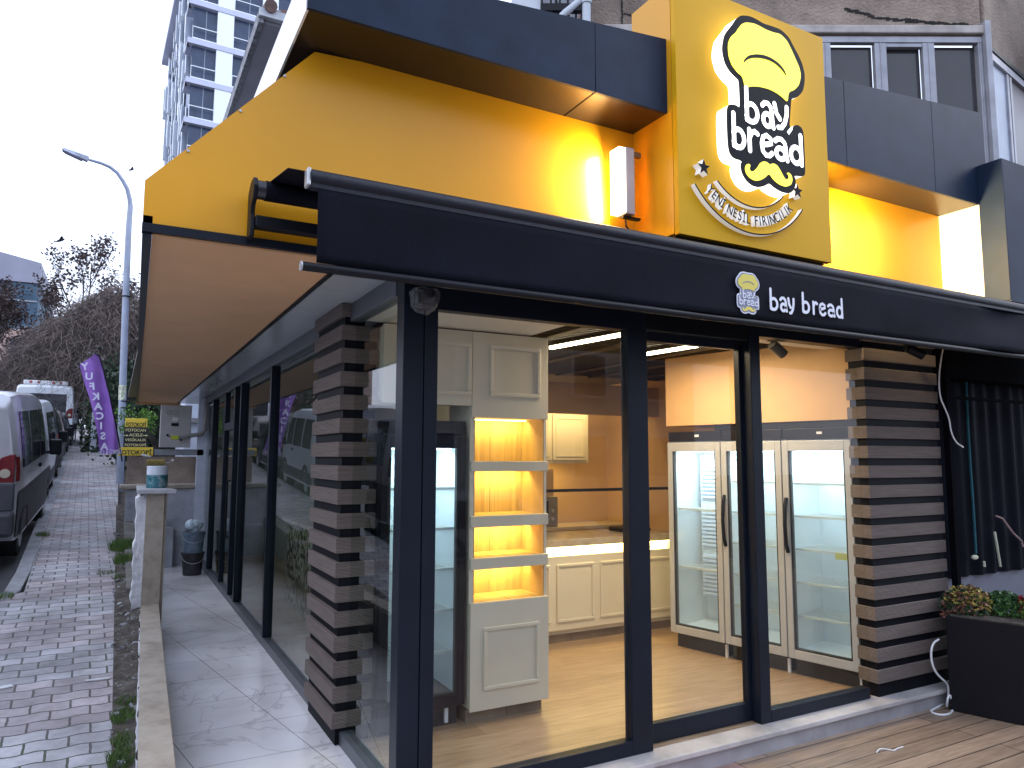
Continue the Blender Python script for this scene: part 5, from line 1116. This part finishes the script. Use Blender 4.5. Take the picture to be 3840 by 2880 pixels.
# ================================================================== VEHICLES
def vehicle(name, label, cat, x_right, y_rear, L_, W_, H_, body, kind, group='vehicles parked along the kerb', belt=.52, front='van', rz=1.84):
    zr0 = gz(y_rear+1, -.13)
    t = thing(name, label, cat, (x_right-W_/2, y_rear, zr0), math.radians(1.84), group, world=False)
    t.rotation_euler = (math.atan(GR), 0, math.radians(rz))
    hw = W_/2; H1 = H_
    if kind == 'van': st = [(0, .42, H1*.93, .93, .80), (.06, .30, H1*.985, .985, .84), (.5, .27, H1, 1, .86), (L_*.55, .27, H1, 1, .86), (L_*.74, .27, H1*.97, 1, .83), (L_*.86, .27, H1*.60, .98, .93), (L_*.97, .30, H1*.52, .92, .88), (L_, .4, H1*.40, .85, .8)]
    elif kind == 'bus': st = [(0, .45, H1*.95, .95, .88), (.08, .35, H1*.99, .99, .90), (.5, .3, H1, 1, .91), (L_*.8, .3, H1, 1, .91), (L_*.9, .3, H1*.7, 1, .9), (L_, .4, H1*.5, .9, .85)]
    else: st = [(0, .40, H1*.66, .92, .86), (.12, .30, H1*.80, .97, .80), (.45, .26, H1*.97, 1, .77), (L_*.3, .26, H1, 1, .77), (L_*.5, .26, H1*.985, 1, .77), (L_*.68, .26, H1*.68, 1, .92), (L_*.9, .28, H1*.6, .95, .88), (L_, .38, H1*.42, .85, .8)]
    if kind == 'suv': st[0] = (0, .42, H1*.90, .93, .78); st[1] = (.08, .3, H1*.97, .98, .80)
    bz = belt*H1
    def half(y, z):
        for a, b_ in zip(st[:-1], st[1:]):
            if a[0] <= y <= b_[0]:
                f = (y-a[0])/(b_[0]-a[0]); s = [a[k]*(1-f)+b_[k]*f for k in range(5)]; break
        else: s = st[-1]
        wb, wt = s[3]*hw, s[4]*hw
        if z < bz: return wb*(1-.04*((bz-z)/bz)**2)
        f = (z-bz)/max(.01, (s[2]-bz)); return wb+(wt-wb)*min(1, f)**1.6
    mb = MB(); prev = None; ysamp = []
    for a, b_ in zip(st[:-1], st[1:]):
        nseg = max(1, int((b_[0]-a[0])/.22)); ysamp += [a[0]+(b_[0]-a[0])*i/nseg for i in range(nseg)]
    ysamp.append(st[-1][0])
    for y in ysamp:
        for a, b_ in zip(st[:-1], st[1:]):
            if a[0] <= y <= b_[0]: f = (y-a[0])/(b_[0]-a[0]); s = [a[k]*(1-f)+b_[k]*f for k in range(5)]; break
        zb_, zt = s[1], s[2]; prof = []
        for k in range(9): z = zb_+(zt-.10-zb_)*k/8; prof.append((half(y, z), z))
        w9 = prof[-1][0]; prof += [(w9-.03, zt-.045), (w9-.10, zt-.012), (w9*.6, zt+.0), (0, zt+.02)]
        full = [(x, z) for x, z in prof]+[(-x, z) for x, z in prof[-2::-1]]
        ring = [mb.b.verts.new((x, y, z)) for x, z in full]
        if prev:
            for k in range(len(ring)-1): mb.b.faces.new((prev[k], prev[k+1], ring[k+1], ring[k]))
            mb.b.faces.new((prev[-1], prev[0], ring[0], ring[-1]))
        else: mb.b.faces.new(ring[::-1])
        prev = ring
    mb.b.faces.new(prev)
    bo = mb.build('body', body, t, smooth=35)
    glm = M('car_glass', (.02, .022, .03), .06, 0, 0, spec=.7)
    def side_panel(nm, mat, y0, y1, z0, z1, off, parent, s=1, slant=0):
        mb = MB(); n_ = max(2, int((y1-y0)/.15)); prev = None
        for i in range(n_+1):
            row = []
            for k in range(6):
                z = z0+(z1-z0)*k/5; y = y0+(y1-y0)*i/n_+slant*(k/5)*(i/n_); row.append(mb.b.verts.new((s*(half(y, z)+off), y, z)))
            if prev:
                for k in range(5): mb.b.faces.new((prev[k], prev[k+1], row[k+1], row[k]))
            prev = row
        mb.build(nm, mat, parent)
    grey = M('bumper_grey', (.05, .05, .062), .6, 0, .2, 8)
    rt = M('tail_red', (.13, .010, .014), .25, 0, .3, 20); 
    ends = ((.35, 1.2), (1.35, 2.3), (2.4, 3.1)) if kind in ('van', 'bus') else ((.5, L_*.3), (L_*.3+.05, L_*.52))
    for s in (1, -1):
        for (a, b_) in ends: side_panel('side_window', glm, a, b_, bz+.06, H1*.88 if kind != 'car' else H1*.90, .006, t, s)
        side_panel('lower_trim', grey, .1, L_*.93, .32, bz*(.80 if name == 'minivan' else .55), .012, t, s)
        for (nm, y0, y1, z0, z1) in (('taillight', .02, .17, bz*.93, bz*1.2),):
            side_panel(nm, rt, y0, y1-.07, z0, z1, .012, t, s)
    # rear face
    def rear_panel(nm, mat, x0, x1, z0, z1, yy, parent, dep=.02):
        mb = MB(); xs0, xs1 = x0, x1; mb.box(x0, x1, yy-dep, yy+.06, z0, z1); return mb.build(nm, mat, parent, .015)
    rear_panel('rear_window', glm, -hw*.72, hw*.72, bz+.10, H1*.86, -.004, t, .006)
    for s in (1, -1):
        x0, x1 = sorted((s*hw*.74, s*hw*.935)); xi, xo = s*hw*.70, s*hw*.945; w_ = xo-xi; zl, zh = bz*.92, bz*1.23
        tl = MB().prism([(xi, -.02, zl), (xo, -.02, zl), (xo, -.02, zh), (xi+w_*.75, -.02, zh*.995), (xi+w_*.35, -.02, zl+(zh-zl)*.88), (xi+w_*.1, -.02, zl+(zh-zl)*.6)], (0, 1, 0), .09).build('taillight', rt, t, .008)
        cx_ = (x0+x1)/2; MB().cyl((cx_, -.022, bz*1.02), (cx_, -.03, bz*1.02), .055, 16).build('reflector', M('reverse_lens', (.42, .38, .3), .3, 0, .1), tl)
    MB().box(-hw*.97, hw*.97, -.10, .25, .36, .66).build('bumper', grey, t, .05)
    if name == 'minivan': MB().box(-hw*.955, hw*.955, -.015, .2, .661, bz*.91).build('rear_cladding', grey, t, .02)
    MB().box(-.26, .26, -.115, -.101, .45, .56).build('number_plate', wplast, t)
    for (y, s) in ((.75, 1), (.75, -1), (L_-.85, 1), (L_-.85, -1)):
        xx = s*(hw-.08)
        wl = MB().cyl((xx-s*.16, y, .31), (xx+s*.045, y, .31), .315, 28).build('wheel', rubber, t, .02, smooth=50)
        MB().cyl((xx+s*.046, y, .31), (xx+s*.052, y, .31), .2, 20).build('rim', alu, wl)
        n_ = 18; mb = MB(); prev = None
        for i in range(n_+1):
            a = math.pi*i/n_-.0; r1, r2 = .36, .42; q = [mb.b.verts.new((s*(half(y, .5)+.016), y+r*math.cos(a), .31+r*math.sin(a))) for r in (.30, r2)]
            if prev: mb.b.faces.new((prev[0], prev[1], q[1], q[0]))
            prev = q
        mb.build('wheel_arch', rubber, t)
    for s in (1, -1):
        y = L_*.72 if kind != 'car' else L_*.6
        m_ = MB().box(min(s*(hw+.03), s*(hw+.20)), max(s*(hw+.03), s*(hw+.20)), y, y+.11, bz+.02, bz+.27).build('mirror', dark, t, .03)
        MB().box(min(s*(hw-.05), s*(hw+.05)), max(s*(hw-.05), s*(hw+.05)), y+.02, y+.06, bz+.04, bz+.08).build('mirror_arm', dark, m_)
    for a in ((1.28, 2.36) if kind in ('van', 'bus') else (L_*.3+.02,)):
        for s in (1,): side_panel('door_gap', rubber, a-.006, a+.006, .35, H1*.86, .008, t, s); 
    for s in (1,):
        hy = 2.2 if kind in ('van', 'bus') else L_*.28
        MB().box(hw+.0, hw+.03, hy, hy+.14, bz*.93, bz*.98).build('door_handle', dark, t, .006)
    return t
silver = M('van_silver', (.52, .53, .58), .28, .45, .15, 1.5, coat=.5)
vwhite = M('van_white', (.62, .66, .72), .35, 0, .04, 2, coat=.3)
bdark = M('car_dark', (.035, .045, .055), .25, .3, .2, 2, coat=.5)
cgrey = M('car_beige', (.28, .25, .24), .3, .4, .15, 2, coat=.5)
vehicle('minivan', 'dusty silver panel van with red taillight, nearest at the kerb', 'van', -2.33, 7.05, 4.6, 1.75, 2.10, silver, 'van', rz=-.6)
vehicle('van', 'white delivery van parked in front of the silver van', 'van', -2.42, 12.3, 4.1, 1.80, 1.98, vwhite, 'van', rz=1.0)
vehicle('car', 'dark estate car between the white van and the minibus', 'car', -2.50, 17.0, 4.4, 1.80, 1.80, bdark, 'suv')
vehicle('car', 'grey beige car just behind the white minibus', 'car', -2.70, 22.3, 4.4, 1.76, 1.62, cgrey, 'suv')
vehicle('car', 'dark hatchback parked just in front of the grey beige car', 'car', -2.78, 26.4, 3.6, 1.72, 1.5, bdark, 'suv')
mbz = vehicle('minibus', 'white minibus with a light bar on its roof, farthest up the row', 'minibus', -2.86, 30.5, 6, 2.05, 2.50, vwhite, 'bus')
MB().box(-.75, .75, .2, .6, 2.5, 2.66).build('roof_light_bar', wplast, mbz, .03)
for x in (-.5, -.25, .25, .5): MB().cyl((x, .195, 2.59), (x, .18, 2.59), .05, 10).build('marker_lamp', M('marker_red', (.4, .05, .04), .4, 0, 0), mbz)
# vehicles & building behind the camera (seen mirrored in the glass)
v = vehicle('van', 'white van beside the shop out of frame, mirrored in the side glass', 'van', -3.05, -2.2, 4.3, 1.8, 1.95, vwhite, 'van', group=None)
v = vehicle('van', 'second white van behind it, out of frame and mirrored in the glass', 'van', -3.05, 2.7, 3.6, 1.75, 1.9, vwhite, 'van', group=None)
v = vehicle('car', 'silver saloon parked across the street, mirrored in the front glass', 'car', 0, 0, 4.3, 1.75, 1.45, silver, 'car', group=None)
v.location = (3.2, -9.3, -.34); v.rotation_euler = (0, 0, math.radians(-85)); 
t = thing('opposite_building', 'plain pale building across the street behind the camera', 'building', (3, -18, 0))
mb = MB(); mb.box(-9, 18, -19, -17.2, -.34, 9); mb.build('wall', M('opp_wall', (.55, .54, .52), .9, 0, .1, 1), t)
for i in range(9):
    for j in range(3):
        x = -8+i*2.9; f_ = MB().box(x, x+1.5, -17.19, -17.1, 1.0+j*2.8, 2.6+j*2.8).build('window', wplast, t); MB().box(x+.1, x+1.4, -17.095, -17.08, 1.1+j*2.8, 2.5+j*2.8).build('pane', tw_d, f_)

# ================================================================== TREES
def tree_mesh(base, h, spread, levels=4, r0=.12, seed=1, lean=(0, 0), nb=3, droop=0, first=.35, up=.03):
    rnd = random.Random(seed); tr_ = MB(); cr = MB(); tips = []
    def grow_(p, d, l, r, lev):
        pts = [p]; q = p; dd = d
        n_ = 4
        for i in range(n_):
            dd = (dd+Vector((rnd.uniform(-.22, .22), rnd.uniform(-.22, .22), rnd.uniform(-.12, .12)+up))).normalized(); q = q+dd*l/n_; pts.append(q)
        (tr_ if lev >= levels-1 else cr).tube(pts, r, 6 if lev > 1 else 3, r*.55, cap=False)
        if lev == 0: tips.extend(pts[1:]); return
        for k in range(nb+(1 if lev < 3 else 0)):
            t_ = rnd.uniform(.35, 1); i = min(3, int(t_*4)); b0 = pts[i].lerp(pts[i+1], t_*4-i)
            a = rnd.uniform(0, 6.28); sd_ = Vector((math.cos(a), math.sin(a), rnd.uniform(.1, .9))).normalized(); nd = (dd*.6+sd_*spread).normalized()
            grow_(b0, nd, l*rnd.uniform(.55, .8), r*.5, lev-1)
    grow_(Vector(base), Vector((lean[0], lean[1], 1)).normalized(), h*first, r0, levels)
    return tr_, cr, tips, rnd
def bare_tree(label, base, h, spread, seed, leaves=0, leafm=None, levels=4, r0=.12, nb=3, ls=.05, lean=(0, 0), group=None, first=.35, up=.03):
    t = thing('bare_tree', label, 'tree', tuple(base), group=group, world=True)
    a, b_, tips, rnd = tree_mesh(base, h, spread, levels, r0, seed, lean, nb, first=first, up=up)
    a.build('trunk', bark, t); b_.build('branches', twig if leaves < 0 else bark, t)
    if leaves:
        mb = MB()
        for i in range(leaves):
            c = rnd.choice(tips)+Vector((rnd.uniform(-.25, .25), rnd.uniform(-.25, .25), rnd.uniform(-.25, .2))); u = Vector((rnd.uniform(-1, 1), rnd.uniform(-1, 1), rnd.uniform(-1, 1))).normalized(); v_ = u.cross(Vector((.3, .5, .8))).normalized(); s_ = ls*rnd.uniform(.5, 1.2)
            mb.quad(c-u*s_, c+v_*s_*.7, c+u*s_, c-v_*s_*.7)
        mb.build('dead_leaves', leafm, t)
    return t
dl = M('dead_leaf', (.10, .07, .07), .8, 0, .4, 3)
q = ony(215, 1600, 44); bare_tree('tall bare plane tree with dead leaves left of the street lamp', (q.x+.3, 44, 3.0), 19, .50, 14, 2400, dl, 5, .20, 3, .10, first=.27, up=.16)
q = ony(60, 1600, 38); bare_tree('wide leafless tree with brown leaves at the left edge', (q.x-1.4, 38, 2.6), 17, .8, 5, 5200, dl, 5, .22, 3, .08, lean=(.0, 0), first=.24, up=.07)
q = ony(500, 1560, 30); bare_tree('thin twiggy tree rising behind the lamp post', (q.x+.3, 31, 2.0), 10.5, .6, 23, 0, None, 5, .1, 3, first=.33)
bare_tree('dark trunked tree behind the photocopy sign', (-.2, 17, .8), 3.4, .4, 31, 0, None, 3, .12, 3)
bare_tree('leaning dark tree between the sign and the meter box', (.5, 18, .8), 3.6, .5, 37, 0, None, 3, .14, 3, lean=(-.3, 0))
# weeping dome of twigs
wc = ony(455, 1420, 33)
t = thing('weeping_tree', 'dense umbrella shaped weeping tree of drooping bare twigs', 'tree', (wc.x, 33, 2.2))
MB().tube([(wc.x-2.75, 33, 2.0), (wc.x-2.6, 33, 3.6), (wc.x-1.6, 33, 4.8), (wc.x, 33, 6.2)], .38, 10, .2).build('trunk', bark, t)
rnd = random.Random(4); mb = MB(); mb2 = MB()
for i in range(15000):
    a = rnd.uniform(0, 6.28); rr = math.sqrt(rnd.random()); R1 = 4.3
    ex, ey = math.cos(a)*rr, math.sin(a)*rr; zt = 8.75-4.0*rr**2.0*rnd.uniform(.75, 1.25)+rnd.uniform(-1.3, .45)+.3*math.sin(a*3+1)
    p = Vector((wc.x+ex*R1, 33+ey*2.6, zt)); o_ = Vector((ex*.5+rnd.uniform(-.3, .3), ey*.5+rnd.uniform(-.3, .3), 0)); ln = rnd.uniform(.15, .95)*(.4+.6*rr); k1, k2 = rnd.uniform(-.35, .35), rnd.uniform(-.35, .35)
    pts = [p, p+o_*.5+Vector((k2, 0, .2)), p+o_*1.0+Vector((k1, 0, .05-ln*.4)), p+o_*1.1+Vector((k1*.6+k2, 0, -ln))]
    (mb if i % 3 else mb2).tube(pts, .0115, 3, .005, cap=False)
for i in range(60):
    a = rnd.uniform(0, 6.28); rr = rnd.uniform(.3, 1); mb2.tube([(wc.x-.2, 33, 5.6), (wc.x+math.cos(a)*rr*1.5, 33+math.sin(a)*rr*1.3, 7.3), (wc.x+math.cos(a)*rr*4, 33+math.sin(a)*rr*2.4, 8.2-3.4*rr**2)], .05, 5, .015, cap=False)
mb.build('hanging_twigs', twig, t); mb2.build('limbs', bark, t)
mb = MB()
for i in range(70):
    a = rnd.uniform(-2.6, 2.9); p = Vector((wc.x+a, 33+rnd.uniform(-1, 1), 8.5-.2*a*a*.9)); mb.tube([p-Vector((0, 0, .6)), p+Vector((rnd.uniform(-.1, .1), 0, .3)), p+Vector((rnd.uniform(-.3, .3), 0, rnd.uniform(.6, 1.5)))], .014, 3, .006, cap=False)
mb.build('upright_shoots', twig, t)
# evergreen mass
def leafy(name, label, c, r, n_, cols, s0=.08, cat='tree', trunk=True, seed=3):
    t = thing(name, label, cat, (c[0], c[1], c[2]-r[2])); rd = random.Random(seed)
    cl = [Vector((rd.uniform(-.75, .75)*r[0], rd.uniform(-.75, .75)*r[1], rd.uniform(-.75, .75)*r[2])) for _ in range(26)]
    for j, (cn, cc) in enumerate(cols):
        mb = MB()
        for i in range(n_//len(cols)):
            k = cl[rd.randrange(26)]; q = Vector((rd.gauss(0, 1), rd.gauss(0, 1), rd.gauss(0, 1)))*.16; p = Vector(c)+k+Vector((q.x*r[0]*1.3, q.y*r[1]*1.3, q.z*r[2]*1.3))
            u = Vector((rd.uniform(-1, 1), rd.uniform(-1, 1), rd.uniform(-1, 1))).normalized(); v_ = u.cross(Vector((.2, .9, .4))).normalized(); s_ = s0*rd.uniform(.5, 1.3); mb.quad(p-u*s_, p+v_*s_*.6, p+u*s_, p-v_*s_*.6)
        mb.build('foliage', M(cn, cc, .7, 0, .4, 2), t)
    if trunk:
        mb = MB(); mb.tube([(c[0], c[1], c[2]-r[2]*1.6), (c[0]+.1, c[1], c[2]+r[2]*.4)], .1+r[0]*.05, 8, .05)
        for k in cl[:12]: mb.tube([(c[0], c[1], c[2]-r[2]*.4), tuple(Vector(c)+k)], .03, 4, .01, cap=False)
        mb.build('trunk', bark, t)
e1 = ('evergreen_a', (.018, .035, .02)); e2 = ('evergreen_b', (.035, .06, .032)); e3 = ('ever_lime', (.14, .28, .04)); e4 = ('ever_lime2', (.08, .18, .03))
q = ony(425, 1520, 27); leafy('evergreen_tree', 'dark green bushy tree behind the purple banner', (q.x+.15, 27, q.z-.4), (1.0, 1.0, 2.0), 7000, [e1, e2], .085)
q = ony(560, 1585, 20); leafy('evergreen_tree', 'dark bushy tree filling the gap under the brown soffit', (q.x+.3, 21, q.z+.1), (1.6, 1.2, 1.5), 6500, [e1, e2], .07, seed=8)
q = ony(510, 1555, 15.5); leafy('bright_shrub', 'small lime green shrub peeking above the yellow sign', (q.x, 15.5, q.z-.12), (.42, .25, .36), 900, [e3, e4], .035, 'shrub', seed=9)
q = ony(60, 1480, 46); leafy('evergreen_shrub', 'dark hedge behind the parked vehicles', (q.x-.5, 48, 5.0), (5.5, 1.5, 1.9), 8000, [e1, e2], .14, 'shrub', seed=12)
q = ony(250, 1540, 46); leafy('evergreen_shrub', 'dark shrubs at the top of the street behind the minibus', (q.x, 50, 5.2), (3.5, 1.5, 2.4), 8000, [e1, e2], .12, 'shrub', seed=15)
q = ony(120, 1500, 46); leafy('brown_bush', 'brown leafless bush behind the silver van', (q.x-1.2, 42, 5.0), (2.0, 1.0, 1.9), 5000, [('bushbrown', (.10, .07, .055)), ('bushgrey', (.13, .11, .11))], .1, 'shrub', seed=19)
# birds
for (x, y, lab, s_) in ((227, 901, 'dark bird flying left of the street lamp', 1.0), (493, 636, 'small bird flying right of the lamp arm', .7)):
    c = ony(x, y, 30); t = thing('bird', lab, 'bird', tuple(c), world=False); t.scale = (s_, s_, s_)
    mb = MB(); bmesh.ops.create_icosphere(mb.b, subdivisions=2, radius=1, matrix=Matrix.Rotation(-.5, 4, 'Y')@Matrix.Diagonal((.17, .05, .055, 1))); mb.prism([(-.13, -.03, -.09), (-.26, 0, -.14), (-.24, .03, -.10), (-.12, .03, -.05)], (0, 0, 1), .012)
    mb.build('body', dark, t); mb = MB(); mb.prism([(-.05, 0, .03), (.06, 0, .05), (.1, -.1, .12), (.03, -.22, .11)], (0, 0, 1), .012); mb.prism([(-.05, 0, .03), (.06, 0, .05), (.1, .1, .12), (.03, .22, .11)], (0, 0, 1), .012); mb.build('wings', dark, t)
